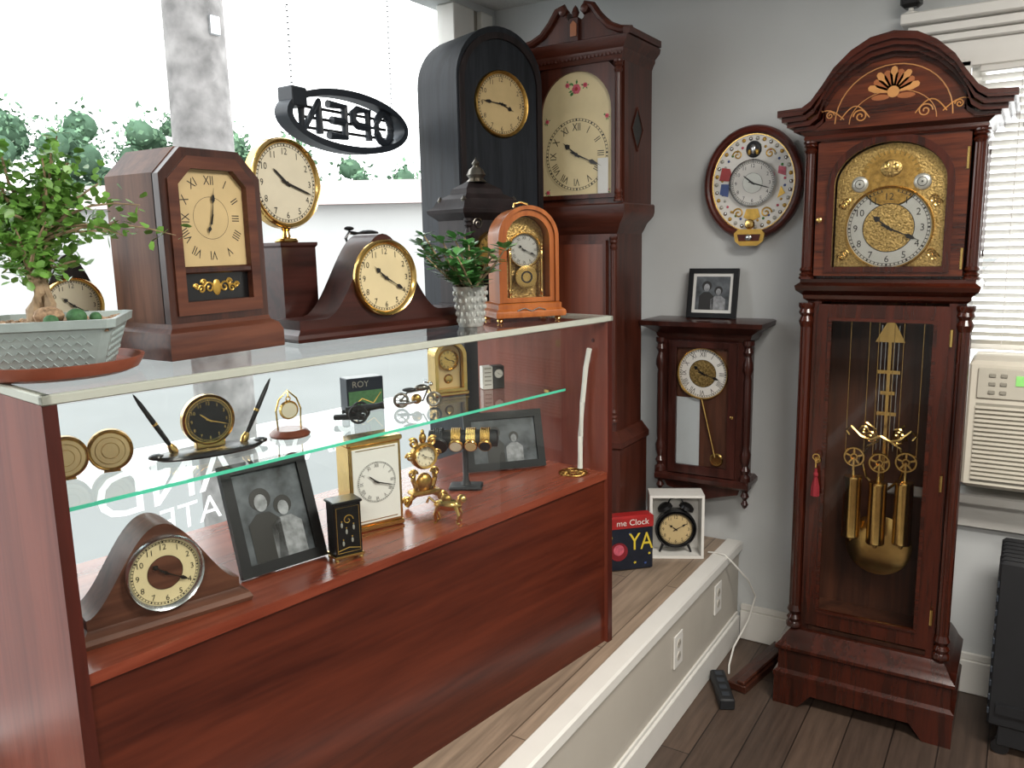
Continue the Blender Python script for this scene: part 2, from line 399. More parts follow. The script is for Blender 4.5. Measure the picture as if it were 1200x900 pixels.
# ---------------------------------------------------------------- room shell
CE=2.53
m=MB(); m.box(-2.1,3.1,-3.1,3.13,-.1,0,'floor'); struct(m,'floor')
m=MB(); m.box(-2.1,3.1,-3.1,3.13,CE,CE+.1,'ceil'); struct(m,'ceiling')
m=MB(); m.box(-2.1,-.22,3.03,3.13,0,CE,'wall'); m.box(.8,3.1,3.03,3.13,0,CE,'wall'); m.box(-.22,.8,3.03,3.13,0,.74,'wall'); m.box(-.22,.8,3.03,3.13,2.1,CE,'wall'); struct(m,'wall_back')
m=MB(); m.box(-2.1,-1.975,2.98,3.03,0,CE,'wall'); m.box(-2.1,-1.975,-3.1,2.98,0,.44,'wall'); m.box(-2.1,-1.975,-3.1,-1.6,.44,CE,'wall'); m.box(-2.1,-1.975,-1.6,2.98,CE-.03,CE,'wall'); struct(m,'wall_left')
m=MB(); m.box(3.0,3.1,-3.1,3.03,0,CE,'wall'); struct(m,'wall_right')
m=MB(); m.box(-1.975,3.0,-3.1,-3.0,0,CE,'wall'); struct(m,'wall_front')
m=MB(); m.box(-.87,3.0,3.012,3.03,0,.12,'white',.003); m.box(-.87,3.0,3.018,3.03,.12,.145,'white',.003); struct(m,'baseboard_back')
# window 1 (shop front)
m=MB()
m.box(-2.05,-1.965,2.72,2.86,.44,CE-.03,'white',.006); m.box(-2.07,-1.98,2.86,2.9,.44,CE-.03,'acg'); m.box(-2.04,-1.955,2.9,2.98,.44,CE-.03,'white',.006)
m.box(-2.06,-1.96,-1.6,-1.5,.44,CE-.03,'white',.006); m.box(-2.06,-1.94,-1.6,2.98,.42,.47,'white',.006)
w1=struct(m,'window_1')
m=MB(); m.box(-2.03,-2.024,-1.5,2.72,.47,CE-.03,'pane'); m.obj('window_pane',w1)
m=MB()
m.text('RAW AND',.125,T_((-2.02,1.62,.925))@RZ(90)@RX(90),'letter',mirror=True,sx=1.15)
m.text('ESTATE',.075,T_((-2.02,1.5,.81))@RZ(90)@RX(90),'letter',mirror=True,sx=1.1)
m.obj('window_lettering',w1)
# window 2 with blinds
m=MB()
m.box(-.33,-.2,3.0,3.03,.735,2.1,'white',.004); m.box(.78,.92,3.0,3.03,.735,2.1,'white',.004)
m.box(-.36,.95,3.0,3.03,2.08,2.17,'white',.004)
for (a,b,c,d) in ((2.16,2.185,.05,.02),(2.185,2.215,.07,.04),(2.215,2.25,.1,.06)): m.box(-.34-d,.93+d,3.03-c,3.03,a,b,'white',.004)
m.box(-.37,.97,2.93,3.03,.7,.735,'white',.005); m.box(-.33,.93,3.005,3.03,.6,.7,'white',.004)
m.box(-.2,-.16,3.04,3.1,.74,2.1,'white'); m.box(.76,.8,3.04,3.1,.74,2.1,'white'); m.box(-.2,.8,3.05,3.09,1.195,1.225,'white'); m.box(-.2,.8,3.05,3.09,.74,.785,'white')
w2=struct(m,'window_2')
m=MB(); m.box(-.16,.76,3.092,3.096,1.225,2.1,'pane'); m.obj('window_pane',w2)
t=thing('window_blind','white horizontal slat blind lowered over the window','blind',(.29,3.015,1.215))
m=MB(); 
for i in range(34):
    z=.01+i*.0248; o=m.at(T_((0,.0,z))@RX(-38)); m.box(-.46,.46,-.012,.012,-.0008,.0008,'blind'); m.M=o
m.obj('slats',t)
m=MB(); m.box(-.465,.465,-.018,.013,.845,.865,'blind',.003); m.obj('head_rail',t)
m=MB()
for x in (-.35,0,.35): m.cyl(x,-.014,0,.85,.0012,'blind',6)
m.obj('cord',t)
# raised platform
t=thing('raised_platform','raised window platform with plank top and white side','platform',(-1.43,.5,0))
m=MB(); m.box(-.54,.5,-3.5,2.525,0,.395,'plank'); o=m.obj('platform_top',t)
m=MB(); m.box(.495,.56,-3.5,2.525,.365,.405,'white',.006); m.obj('edge_trim',t)
m=MB(); m.box(.5,.545,-3.5,2.525,0,.365,'panelw'); m.obj('side_panel',t)
m=MB(); m.box(.545,.56,-3.5,2.508,0,.1,'white',.003); m.box(.545,.553,-3.5,2.508,.1,.115,'white',.002); m.obj('skirting',t)
for yy,zz in ((2.36,.25),(2.76,.27)):
    t=thing('wall_outlet','white duplex power outlet on the platform side','outlet',(-.884,yy,zz),90,group='outlets on the platform side')
    m=MB(); m.box(-.036,.036,-.006,0,-.058,.058,'white',.003); m.obj('cover_plate',t)
    m=MB()
    for s in (-.022,.022):
        m.prism([(x,z+s) for x,z in circ(.015,16)],-.008,-.005,'panelw')
        for k in (-.006,.006): m.box(k-.001,k+.001,-.0085,-.0078,s-.004,s+.006,'ink')
    m.obj('socket',t)
# ceiling lights
for x,y in ((.5,1.3),(.6,-1.2)):
    t=thing('ceiling_light','white recessed fluorescent ceiling light panel','ceiling light',(x,y,CE),group='ceiling light panels')
    m=MB(); m.band(rect(-.62,.62,-.32,.32),rect(-.58,.58,-.28,.28),-.02,0,'white'); 
    for k in range(len(m.v)): v=m.v[k]; m.v[k]=Vector((v.x,v.z,v.y))
    m.obj('frame',t)
    la=bpy.data.lights.new('lamp','AREA'); la.shape='RECTANGLE'; la.size=1.16; la.size_y=.56; la.energy=78; la.color=(1,.95,.88)
    lo=bpy.data.objects.new('lamp',la); COL.objects.link(lo); lo.parent=t; lo.location=(0,0,-.025)
# ---------------------------------------------------------------- exterior
m=MB(); m.box(-90,-2.2,-60,90,-.5,-.4,'road'); o=m.obj('street'); o['label']='pale sunlit street and parking ground outside'; o['category']='street'; 
t=thing('utility_pole','weathered grey wooden utility pole outside the window','utility pole',(-3.95,3.05,-.4))
m=MB(); m.lathe([(.175,0),(.17,1),(.16,3),(.15,6),(0,6)],'pole',24); m.obj('pole',t)
m=MB(); 
for z in (2.3,3.1): m.box(.10,.18,-.03,.03,z,z+.1,'silver',.005)
m.obj('bracket',t)
rnd=random.Random(5); m=MB()
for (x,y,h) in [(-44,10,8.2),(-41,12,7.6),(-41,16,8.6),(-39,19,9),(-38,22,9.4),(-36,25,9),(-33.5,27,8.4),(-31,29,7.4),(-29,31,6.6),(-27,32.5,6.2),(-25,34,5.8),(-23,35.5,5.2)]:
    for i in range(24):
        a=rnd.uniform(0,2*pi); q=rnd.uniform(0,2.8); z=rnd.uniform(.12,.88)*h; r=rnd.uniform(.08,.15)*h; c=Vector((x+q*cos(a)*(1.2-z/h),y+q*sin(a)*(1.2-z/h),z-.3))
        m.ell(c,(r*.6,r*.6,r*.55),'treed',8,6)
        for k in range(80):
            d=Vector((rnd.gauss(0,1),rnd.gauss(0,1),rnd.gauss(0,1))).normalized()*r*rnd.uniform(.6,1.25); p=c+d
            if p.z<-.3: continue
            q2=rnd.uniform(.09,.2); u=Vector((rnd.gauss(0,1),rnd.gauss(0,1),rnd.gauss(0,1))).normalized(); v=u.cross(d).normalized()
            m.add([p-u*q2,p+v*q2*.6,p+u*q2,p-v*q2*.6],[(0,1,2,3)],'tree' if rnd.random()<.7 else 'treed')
for k in range(len(m.v)):
    if m.v[k].z<-.38: m.v[k].z=-.38
o=m.obj('tree_line'); o['label']='hazy green tree line across the street'; o['category']='trees'; o['kind']='stuff'
t=thing('added_building','added low white building standing in for the overexposed background','building',(-21,16,-.4),32.5)  # invented building, added in place of the blown-out white beyond the road
m=MB(); m.box(-8,10,-2,2,0,3.1,'bldg'); m.obj('walls',t)
m=MB(); m.loft([[(-8.3,-2.5,3.1),(10.3,-2.5,3.1),(10.3,2.5,3.1),(-8.3,2.5,3.1)],[(-7.5,-.1,3.9),(9.5,-.1,3.9),(9.5,.1,3.9),(-7.5,.1,3.9)]],'roof'); m.obj('roof',t)
# ---------------------------------------------------------------- showcase
A_=Vector((-1.195,.628,0)); e_=Vector((.1524,.9882,0)); n_=Vector((-.9882,.1524,0)); CR=81.23
def cs(u,v,z): p=A_+e_*u+n_*v; return (p.x,p.y,z)
ZT,ZS,ZD,ZP=1.3665,1.1475,.9185,.3955
LU=1.444; D=.5
t=thing('display_case','long cherry laminate showcase with glass top and shelf','display case',cs(0,0,ZP),CR)
m=MB(); m.box(-.02,0,0,D,0,.955,'lamp'); m.box(-.0205,.0005,-.001,0,0,.955,'lamedge'); m.obj('side_panel',t)
m=MB(); m.box(LU-.02,LU,0,D,0,.955,'lamp'); m.box(LU-.0205,LU+.0005,-.001,0,0,.955,'lamedge'); m.obj('side_panel',t)
m=MB(); m.box(0,LU-.02,.012,.03,0,.502,'lam'); m.obj('front_panel',t)
m=MB(); m.box(0,LU-.02,.48,.5,0,.502,'lam'); m.obj('back_panel',t)
m=MB(); m.box(0,LU-.02,.004,D,.502,.5225,'deck'); m.obj('deck',t)
m=MB(); m.box(-.015,LU-.005,.004,D,.965,.9705,'glass'); m.obj('glass_top',t)
m=MB(); m.box(-.021,LU+.001,-.004,.008,.955,.9705,'alu',.002); m.box(-.021,LU+.001,.49,D,.95,.9705,'alu',.002); m.box(-.021,-.006,-.004,D,.955,.9705,'alu',.002); m.box(LU-.012,LU+.001,-.004,D,.955,.9705,'alu',.002); m.obj('metal_rim',t)
m=MB(); m.box(.001,LU-.021,.006,.010,.5225,.952,'glass'); m.obj('front_glass',t)
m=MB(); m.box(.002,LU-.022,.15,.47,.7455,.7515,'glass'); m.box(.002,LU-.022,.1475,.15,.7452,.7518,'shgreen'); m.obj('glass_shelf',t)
m=MB()
for u in (.004,LU-.034):
    for v in (.2,.4): m.box(u,u+.012,v,v+.02,.733,.745,'brass',.002)
m.obj('shelf_bracket',t)
m=MB()
for v,z in ((.05,.9),(.45,.9),(.05,.03),(.45,.03),(.25,.3)): 
    o=m.at(T_((LU-.02,v,z))@RY(-90)); m.lathe([(.006,0),(.005,.0015),(0,.002)],'lamedge',12); m.M=o
m.obj('screw_cap',t)
# ---------------------------------------------------------------- grandfather clock
def grandfather():
    t=thing('grandfather_clock','tall glossy mahogany grandfather clock with glazed pendulum door','grandfather clock',(-.368,2.82,0),0)
    W='mahog'; yb=.16
    m=MB()
    m.prism([(-.27,0),(-.19,0),(-.15,.05),(.15,.05),(.19,0),(.27,0),(.27,.1),(-.27,.1)],-.19,-.165,W)
    m.box(-.27,-.25,-.165,yb,0,.1,W); m.box(.25,.27,-.165,yb,0,.1,W)
    m.rl(.26,-.18,yb,[(.012,.1),(.012,.115),(.0,.125),(0,.19),(.01,.2),(.01,.21),(-.005,.225),(-.01,.235),(-.02,.25),(-.03,.262)],W)
    m.obj('base',t)
    m=MB()
    m.box(-.222,-.2,-.13,yb-.01,.262,1.4,W); m.box(.2,.222,-.13,yb-.01,.262,1.4,W); m.box(-.2,.2,.12,yb-.01,.262,1.4,'darkin')
    m.box(-.2,.2,-.13,.12,.262,.275,'darkin'); m.box(-.2,.2,-.13,.12,1.385,1.4,W)
    for s in (-1,1): m.box(min(s*.2,s*.178),max(s*.2,s*.178),-.14,-.125,.262,1.4,W)
    m.rl(.222,-.14,yb,[(0,1.37),(.01,1.378),(.012,1.39),(.03,1.405),(.034,1.42),(.02,1.43),(.02,1.44)],'mahogx')
    m.obj('trunk',t)
    m=MB(); m.band(rect(-.185,.185,.29,1.362),rect(-.146,.146,.345,1.315),-.152,-.134,W)
    m.band(rect(-.152,.152,.339,1.321),rect(-.142,.142,.349,1.311),-.157,-.15,'mahogx')
    d=m.obj('trunk_door',t)
    m=MB(); m.box(-.146,.146,-.144,-.141,.345,1.315,'doorglass'); m.obj('door_glass',d)
    m=MB()
    for z in (.4,.83,1.27): m.cyl(.189,-.152,z-.025,z+.025,.0045,'brass',10)
    m.obj('hinge',d)
    m=MB(); o=m.at(T_((-.166,-.153,.86))@RX(90)); m.lathe([(.012,0),(.01,.003),(0,.004)],'brass',14); m.lathe([(.003,0),(.003,.02),(0,.02)],'brass',8)
    m.M=o; o=m.at(T_((-.166,-.176,.875))@RX(90)); m.torus(.01,.0025,'brass',16,6); m.M=o; m.box(-.168,-.164,-.178,-.174,.84,.868,'brass'); k=m.obj('key',d)
    m=MB(); m.ell((-.166,-.172,.815),(.008,.008,.01),'redd',12,8)
    o=m.at(T_((-.166,-.172,.745))); m.lathe([(.014,0),(.013,.03),(.006,.062),(.004,.09)],'redd',14,.15); m.M=o; m.obj('tassel',k)
    m=MB()
    for s in (-1,1): column(m,s*.222,-.138,.27,1.365,.019,W)
    m.obj('trunk_column',t)
    # hood
    m=MB()
    m.box(-.24,-.215,-.12,yb,1.44,1.87,W); m.box(.215,.24,-.12,yb,1.44,1.87,W); m.box(-.215,.215,.13,yb,1.44,1.87,'darkin')
    m.box(-.215,.215,-.12,.13,1.44,1.46,W)
    def crown(drop):
        pts=[(.31,1.945),(.24,1.948),(.215,1.965),(.185,2.005),(.155,2.05),(.11,2.092),(.06,2.12),(0,2.13)]
        R=[(x,z-drop) for x,z in pts]; return R,[(-x,z) for x,z in reversed(R[:-1])]
    def crownp(hx,drop):
        k=hx/.31; R,L=crown(drop); return [(x*k if x>.2 else x,z) for x,z in R]+[(x*k if x<-.2 else x,z) for x,z in L]
    for k,(y,drop,th,hx) in enumerate(((-.235,0,.02,.31),(-.222,.02,.014,.30),(-.205,.034,.014,.288),(-.185,.048,.012,.272))):
        top=crownp(hx,drop); bot=[(x,z-th) for x,z in top]
        n=len(top); v=[(x,y,z) for x,z in top]+[(x,y,z) for x,z in bot]+[(x,yb+.01,z) for x,z in top]+[(x,yb+.01,z) for x,z in bot]; f=[]
        for i in range(n-1): f+=[(i,i+1,n+i+1,n+i),(2*n+i+1,2*n+i,3*n+i,3*n+i+1),(i+1,i,2*n+i,2*n+i+1),(n+i,n+i+1,3*n+i+1,3*n+i)]
        f+=[(0,n,3*n,2*n),(n-1,2*n-1,4*n-1,3*n-1)]
        m.add(v,f,'mahogx')
    m.rl(.24,-.16,yb,[(.0,1.855),(.006,1.862),(.004,1.872),(.018,1.885)],'mahogx')
    m.obj('hood',t)
    m=MB(); m.prism([(-.262,1.885),(.262,1.885)]+crownp(.262,.055),-.178,yb,'burl'); m.obj('tympanum',t)
    m=MB() # inlays
    def line(pts,w=.003,mat='inlayl'): m.tube([(x,-.179,z) for x,z in pts],w*.5,mat,5)
    line([(.155*cos(pi*i/20),1.90+.15*sin(pi*i/20)) for i in range(21)],.0035)
    line([(.115*cos(pi*i/20),1.895+.085*sin(pi*i/20)) for i in range(21)],.0025)
    for s in (-1,1):
        line([(s*(.13+.1*i/10),1.90+.03*sin(pi*i/10)+.01) for i in range(11)],.0035)
        line([(s*(.06+.08*i/10),1.91+.035*sin(pi*i/10)) for i in range(11)],.0035)
        m.tube([(x,-.179,z) for x,y,z in scroll(s*.085,1.915,.02,s)],.002,'inlayl',5)
        m.tube([(x,-.179,z) for x,y,z in scroll(s*.17,1.925,.012,-s)],.0018,'inlayl',5)
    for i in range(9):
        a=rad(-76+19*i); L=.07 if i%2==0 else .063; o=m.at(T_((0,-.178,1.975))@RX(90)@RZ(-math.degrees(a)))
        m.ext([(-.003,0),(.003,0),(.011,L*.7),(.007,L*.95),(0,L),(-.007,L*.95),(-.011,L*.7)],0,.0015,'inlayl' if i%2==0 else 'inlay'); m.M=o
    m.prism(circ(.016,16,0,1.975),-.1805,-.178,'inlayl')
    for s in (-1,1): m.prism(circ(.024,12,s*.034,1.962,.008),-.18,-.178,'inlay')
    m.obj('inlay',t)
    m=MB()
    m.band(archbox(.205,1.45,1.70,1.872,20),arch(.158,1.475,1.72,.125,20),-.15,-.125,'burl')
    m.band(arch(.172,1.462,1.72,.142,20),arch(.152,1.478,1.72,.120,20),-.16,-.145,W)
    d=m.obj('hood_door',t)
    m=MB(); m.prism(arch(.158,1.475,1.72,.125,20),-.138,-.136,'doorglass'); m.obj('door_glass',d)
    m=MB()
    for z in (1.5,1.78): m.cyl(.2,-.152,z-.03,z+.03,.004,'brass',10)
    m.obj('hinge',d)
    m=MB(); o=m.at(T_((-.192,-.152,1.62))@RX(90)); m.lathe([(.006,0),(.004,.006),(.008,.01),(0,.014)],'brass',12); m.M=o
    m.obj('knob',d)
    m=MB()
    for s in (-1,1): column(m,s*.228,-.142,1.44,1.858,.017,W)
    m.obj('hood_column',t)
    m=MB()
    for s in (-1,1):
        x0,x1=(s*.2395,s*.2435) if s>0 else (s*.2435,s*.2395)
        m.box(x0,x1,-.06,.1,1.52,1.8,'darkin'); m.box(x0,x1,-.075,-.06,1.5,1.82,W); m.box(x0,x1,.1,.115,1.5,1.82,W)
    m.obj('side_window',t)
    # dial plate
    m=MB(); m.prism(arch(.15,1.478,1.72,.118,20),-.124,-.118,'brassr'); dp=m.obj('dial_plate',t)
    m=MB()
    m.M=FM(0,-.124,1.735)
    m.lathe([(.082,0),(.082,.003),(.078,.003),(0,.004)],'brassd',40)
    for i in range(16):
        a=rad(8+164*i/15); o=m.at(RZ(math.degrees(a)-90)); m.ext([(-.003,.072),(.003,.072),(0,.09)],.002,.004,'brass'); m.M=o
    m.ell((0,.03,.004),(.03,.026,.004),'brassr',18,8); m.ell((-.012,.036,.006),(.008,.012,.003),'brass',10,6); m.ell((.012,.034,.006),(.009,.012,.003),'brass',10,6)
    for s in (-1,1): m.ell((s*.085,-.012,.003),(.024,.024,.006),'silverd',20,8); o=m.at(T_((s*.085,-.012,.0075))); m.ring(.012,.0135,.002,'ink',24); m.ring(.0005,.003,.002,'ink',10); m.M=o
    m.obj('moon_dial',dp)
    m=MB(); m.M=FM(0,-.125,0)
    for sx in (-1,1):
        for z in (1.495,1.66):
            for k in range(2): m.tube([(x,q,0.002) for x,y_,q in scroll(sx*(.128-.01*k),z+(.01 if z<1.6 else -.0)+k*.012,.013,sx,1.4)],.0022,'brass',5)
    m.obj('spandrel',dp)
    dial(dp,0,-.127,1.592,.118,'silverd','ink',ARA,(10,19),'ink',.78,.17,center='brassr',cr=.6,bez='brass',bw=.05)
    # works inside the trunk
    m=MB(); y=.07
    m.box(-.005,.005,y-.002,y+.002,.72,1.3,'brass'); 
    for s in (-1,1):
        for k in (1,2): m.cyl(s*.013*k,y,.86,1.28,.002,'silver',6)
    for z,w in ((.98,.03),(1.12,.035),(1.05,.022)): m.prism([(-w,z),(w,z),(w,z+.012),(-w,z+.012)],y-.004,y+.004,'brass')
    m.prism([(-.045,1.225),(.045,1.225),(.012,1.29),(-.012,1.29)],y-.004,y+.004,'brass')
    for s in (-1,1):
        m.tube([(s*x,y,z) for x,z in ((.01,.72),(.05,.76),(.07,.82),(.05,.87),(.02,.89),(.03,.93),(.06,.95))],.005,'brass',6)
        m.tube(scroll(s*.045,.9,.022,s,1.5,y=y),.0045,'brass',6)
    o=m.at(FM(0,y-.004,.53)); m.lathe([(.105,0),(.105,.006),(.09,.010),(.02,.016),(0,.016)],'brass',48); m.M=o
    m.box(-.005,.005,y-.002,y+.002,.53,.75,'brass')
    m.obj('pendulum',t,'brass pendulum with round bob and lyre scrolls')
    m=MB()
    for s in (-1,1):
        m.tube([(s*x,-.03,z) for x,z in ((.0,.93),(.03,.915),(.06,.925),(.09,.955),(.105,.94),(.095,.925))],.005,'brass',6); m.tube(scroll(s*.05,.945,.016,s,1.3,y=-.03),.004,'brass',6)
    m.obj('scroll_bracket',t)
    for i,x in enumerate((-.078,0,.078)):
        m=MB(); z0=.575-.012*(i==1); y=-.02
        o=m.at(T_((x,y,z0))); m.lathe([(0,-.02),(.006,-.015),(.008,-.004),(.028,0),(.0295,.004),(.0285,.008),(.0285,.2),(.0295,.204),(.028,.21),(.008,.214),(.004,.235),(0,.236)],'brass',28)
        m.M=o; wt=m.obj('weight',t)
        m=MB(); o=m.at(T_((x,y,z0+.275))@RX(90)); m.torus(.03,.0045,'brass',28,6); m.torus(.01,.004,'brass',14,6)
        for k in range(5): oo=m.at(RZ(72*k)); m.box(-.003,.003,.008,.028,-.002,.002,'brass'); m.M=oo
        m.M=o; m.box(x-.003,x+.003,y-.006,y+.006,z0+.23,z0+.275,'brass'); m.obj('pulley',wt)
        m=MB()
        for s in (-1,1): m.cyl(x+s*.028*(1 if i!=1 else .8),y,z0+.275,1.385,.0013,'brass',6)
        m.obj('cable',wt)
grandfather()
# ---------------------------------------------------------------- longcase clock with swan neck pediment
def longcase():
    t=thing('longcase_clock','antique mahogany longcase clock with painted dial and swan-neck pediment','longcase clock',(-1.385,2.745,ZP),0)
    W='lc'
    m=MB(); m.rl(.17,-.115,.13,[(.015,0),(.015,.07),(.0,.08),(0,.42),(.01,.43),(.01,.45),(-.008,.47),(-.02,.485)],W); m.obj('base',t)
    m=MB(); m.box(-.145,.145,-.09,.13,.48,1.24,W)
    m.rl(.145,-.09,.13,[(0,1.2),(.01,1.215),(.02,1.235),(.045,1.26),(.05,1.275),(.05,1.3),(.045,1.305)],'lcx'); 
    m.obj('trunk',t)
    m=MB()
    for s in (-1,1): column(m,s*.135,-.094,.52,1.19,.012,W)
    m.obj('trunk_column',t)
    m=MB(); m.box(-.1,.1,-.1,-.09,.53,1.17,'lcl',.003); m.band(rect(-.108,.108,.522,1.178),rect(-.096,.096,.534,1.166),-.103,-.09,W); d=m.obj('trunk_door',t)
    m=MB(); o=m.at(FM(.09,-.104,.9)); m.lathe([(.006,0),(.004,.001),(0,.002)],'brass',10); m.M=o; m.obj('keyhole',d)
    m=MB(); m.box(-.18,.18,-.105,.13,1.305,1.79,W)
    m.rl(.18,-.13,.13,[(0,1.775),(.006,1.79),(.012,1.80),(.012,1.81),(.03,1.83),(.033,1.845),(.02,1.85)],'lcx')
    for i in range(26): m.box(-.185+i*.0145,-.178+i*.0145,-.142,-.13,1.79,1.802,'lcx')
    m.obj('hood',t)
    m=MB()
    for s in (-1,1): column(m,s*.165,-.122,1.31,1.775,.012,W)
    m.obj('hood_column',t)
    m=MB()
    m.add([(.1815,.0+.045*cos(a),1.56+.07*sin(a)) for a in [2*pi*i/4 for i in range(4)]],[(0,1,2,3)],'ink'); m.tube([(.182,.047*cos(2*pi*i/4),1.56+.073*sin(2*pi*i/4)) for i in range(5)],.003,W,5); m.obj('side_window',t)
    m=MB()
    back=[(-.19,1.85),(.19,1.85),(.19,1.88),(.13,1.895),(.07,1.945),(.045,1.965),(.03,1.93),(.015,1.92),(-.015,1.92),(-.03,1.93),(-.045,1.965),(-.07,1.945),(-.13,1.895),(-.19,1.88)]
    m.prism(back,-.115,.0,W); 
    for s in (-1,1):
        S_=[(.212,1.865),(.17,1.872),(.13,1.89),(.095,1.925),(.068,1.962),(.04,1.972),(.028,1.955),(.04,1.942)]
        m.tube([(s*x,-.12,z) for x,z in S_],[.013,.013,.013,.013,.013,.011,.009,.007],'lcx',8)
        oo=m.at(FM(s*.042,-.125,1.956)); m.lathe([(.014,-.01),(.014,.008),(.006,.012),(0,.013)],'lcx',16); m.M=oo
        m.prism([(s*.19,1.85),(s*.215,1.85),(s*.215,1.872),(s*.19,1.872)] if s>0 else [(s*.215,1.85),(s*.19,1.85),(s*.19,1.872),(s*.215,1.872)],-.14,.13,'lcx')
    m.box(-.016,.016,-.13,-.1,1.85,1.93,W); 
    o=m.at(T_((0,-.115,1.93))); m.lathe([(.014,0),(.008,.006),(.014,.02),(.008,.035),(0,.045)],'lcx',14); m.M=o
    m.prism([(-.012,1.87),(.012,1.87),(.012,1.91),(0,1.922),(-.012,1.91)],-.134,-.13,'inlay')
    m.obj('pediment',t)
    m=MB(); m.band(archbox(.152,1.325,1.60,1.775,20),arch(.138,1.34,1.62,.138,20),-.122,-.104,W); m.obj('hood_door',t)
    m=MB(); m.prism(arch(.14,1.335,1.62,.14,20),-.112,-.105,'creamy'); dp=m.obj('dial_plate',t)
    m=MB(); m.M=FM(0,-.1125,0); rn=random.Random(3)
    def flower(cx,cy,s):
        for k in range(6): a=k*pi/3; m.ell((cx+s*.5*cos(a),cy+s*.5*sin(a),.0005),(s*.5,s*.5,.0012),'pink',8,5)
        m.ell((cx,cy,.001),(s*.4,s*.4,.0015),'red',8,5)
        for k in range(5): a=rn.uniform(0,2*pi); o=m.at(T_((cx+s*1.3*cos(a),cy+s*1.3*sin(a),.0004))@RZ(math.degrees(a))); m.ext([(-s*.5,0),(0,-s*.22),(s*.5,0),(0,s*.22)],0,.0005,'green'); m.M=o
    flower(0,1.70,.018); flower(-.035,1.715,.009); flower(.035,1.71,.009)
    for sx in (-1,1):
        for z in (1.352,1.60): flower(sx*.118,z,.008)
    m.obj('painted_flower',dp)
    dial(dp,0,-.114,1.478,.128,'creamy','ink',ROM,(10,19),'ink',.74,.2,thick=.0005)
    m=MB(); m.box(.085,.125,-.1185,-.118,1.34,1.46,'mat'); m.obj('paper_tag',dp)
longcase()
# ---------------------------------------------------------------- tall black arched clock
t=thing('arched_floor_clock','tall black ebonised floor clock with rounded arch top','floor clock',(-1.64,2.41,ZP),69)
m=MB(); m.prism(arch(.175,0.06,1.70,.175,24),-.12,.125,'ebon'); m.rl(.175,-.12,.125,[(.015,0),(.015,.06),(0,.075)],'ebon'); m.obj('case_body',t)
m=MB(); m.band(arch(.168,.9,1.69,.165,24),arch(.148,.92,1.69,.145,24),-.128,-.12,'ebon2'); m.obj('door',t)
dial(t,0,-.122,1.63,.098,'cream','ink',ARA,(3,46),'ink',.8,.15,bez='brassd',bw=.1)
m=MB(); m.box(-.11,.11,-.126,-.12,.3,.85,'ebon2',.003); m.obj('lower_panel',t)
# ---------------------------------------------------------------- spired bracket clock on case
t=thing('bracket_clock','dark carved bracket clock with stepped onion-shaped top','bracket clock',cs(1.315,.38,ZT),72)
m=MB(); m.rl(.1,-.07,.07,[(.012,0),(.012,.015),(0,.025),(0,.035)],'ebon2',True); m.box(-.092,.092,-.062,.07,.035,.28,'ebon2'); m.rl(.092,-.062,.07,[(0,.27),(.01,.28),(.022,.29),(.025,.3),(.01,.31),(0,.33),(-.025,.345),(-.03,.36),(-.06,.38)],'ebon2',True); m.obj('case_body',t)
m=MB(); m.M=T_((0,.004,.38)); m.lathe([(.03,0),(.02,.01),(.028,.02),(.02,.035),(.008,.045),(.012,.052),(.004,.062),(0,.07)],'pewter',18); m.obj('finial',t)
m=MB()
for sx in (-1,1):
    for sy in (-.055,.06): m.M=T_((sx*.09,sy,.31)); m.lathe([(.008,0),(.005,.008),(.009,.018),(0,.03)],'pewter',12)
m.obj('corner_finial',t)
m=MB()
for sx in (-1,1): bigcol(m,sx*.085,-.066,.035,.275,.01,'ebon2')
m.obj('column',t)
dial(t,0,-.064,.18,.055,'brassd','ink',ROM,(10,19),'ink',.76,.2,bez='brassd')
m=MB(); m.M=FM(0,-.064,0)
for sx in (-1,1):
    for z in (.09,.26): m.tube([(x,q,.001) for x,y_,q in scroll(sx*.05,z,.018,sx,1.5)],.002,'pewter',5)
m.obj('carving',t)
# ---------------------------------------------------------------- light cherry arched clock
t=thing('arched_mantel_clock','light cherry arched mantel clock on brass feet','mantel clock',cs(1.225,.14,ZT),53)
W='oran'
m=MB()
for sx in (-1,1):
    for sy in (-.05,.05): m.M=T_((sx*.082,sy,0)); m.lathe([(.006,0),(.009,.004),(.007,.01),(.004,.013)],'brass',12)
m.obj('foot',t)
m=MB(); m.rl(.085,-.055,.055,[(.012,.012),(.014,.02),(.012,.028),(.004,.034),(.004,.046),(-.002,.05)],W,True); m.obj('base',t)
m=MB(); m.band(arch(.078,.05,.215,.078,24),arch(.06,.062,.213,.06,24),-.05,.045,W); m.band(arch(.084,.05,.215,.084,24),arch(.074,.05,.215,.074,24),-.056,-.046,W); m.prism(arch(.072,.05,.215,.072,24),.035,.05,'darkin'); m.obj('case_body',t)
m=MB(); m.prism(arch(.058,.062,.213,.058,24),-.012,-.008,'brassr'); m.obj('movement_plate',t)
dial(t,0,-.02,.185,.042,'silverd','ink',ROM,(10,19),'ink',.76,.2,bez='brass',bw=.1)
m=MB(); m.M=FM(0,-.03,.115); m.lathe([(.03,0),(.03,.004),(.02,.006),(0,.006)],'brass',32); m.ring(.012,.016,.0075,'ink',20); m.M=Matrix.Identity(4)
for sx in (-1,1): bigcol(m,sx*.045,-.03,.05,.2,.005,'brass')
m.box(-.05,.05,-.035,.02,.05,.06,'brassd'); m.obj('movement',t)
m=MB(); m.prism(arch(.06,.062,.213,.06,24),-.049,-.047,'doorglass'); m.obj('front_glass',t)
m=MB(); m.tube([(-.02,0,.296),(-.018,0,.305),(0,0,.309),(.018,0,.305),(.02,0,.296)],.003,'brass'); m.obj('handle',t)
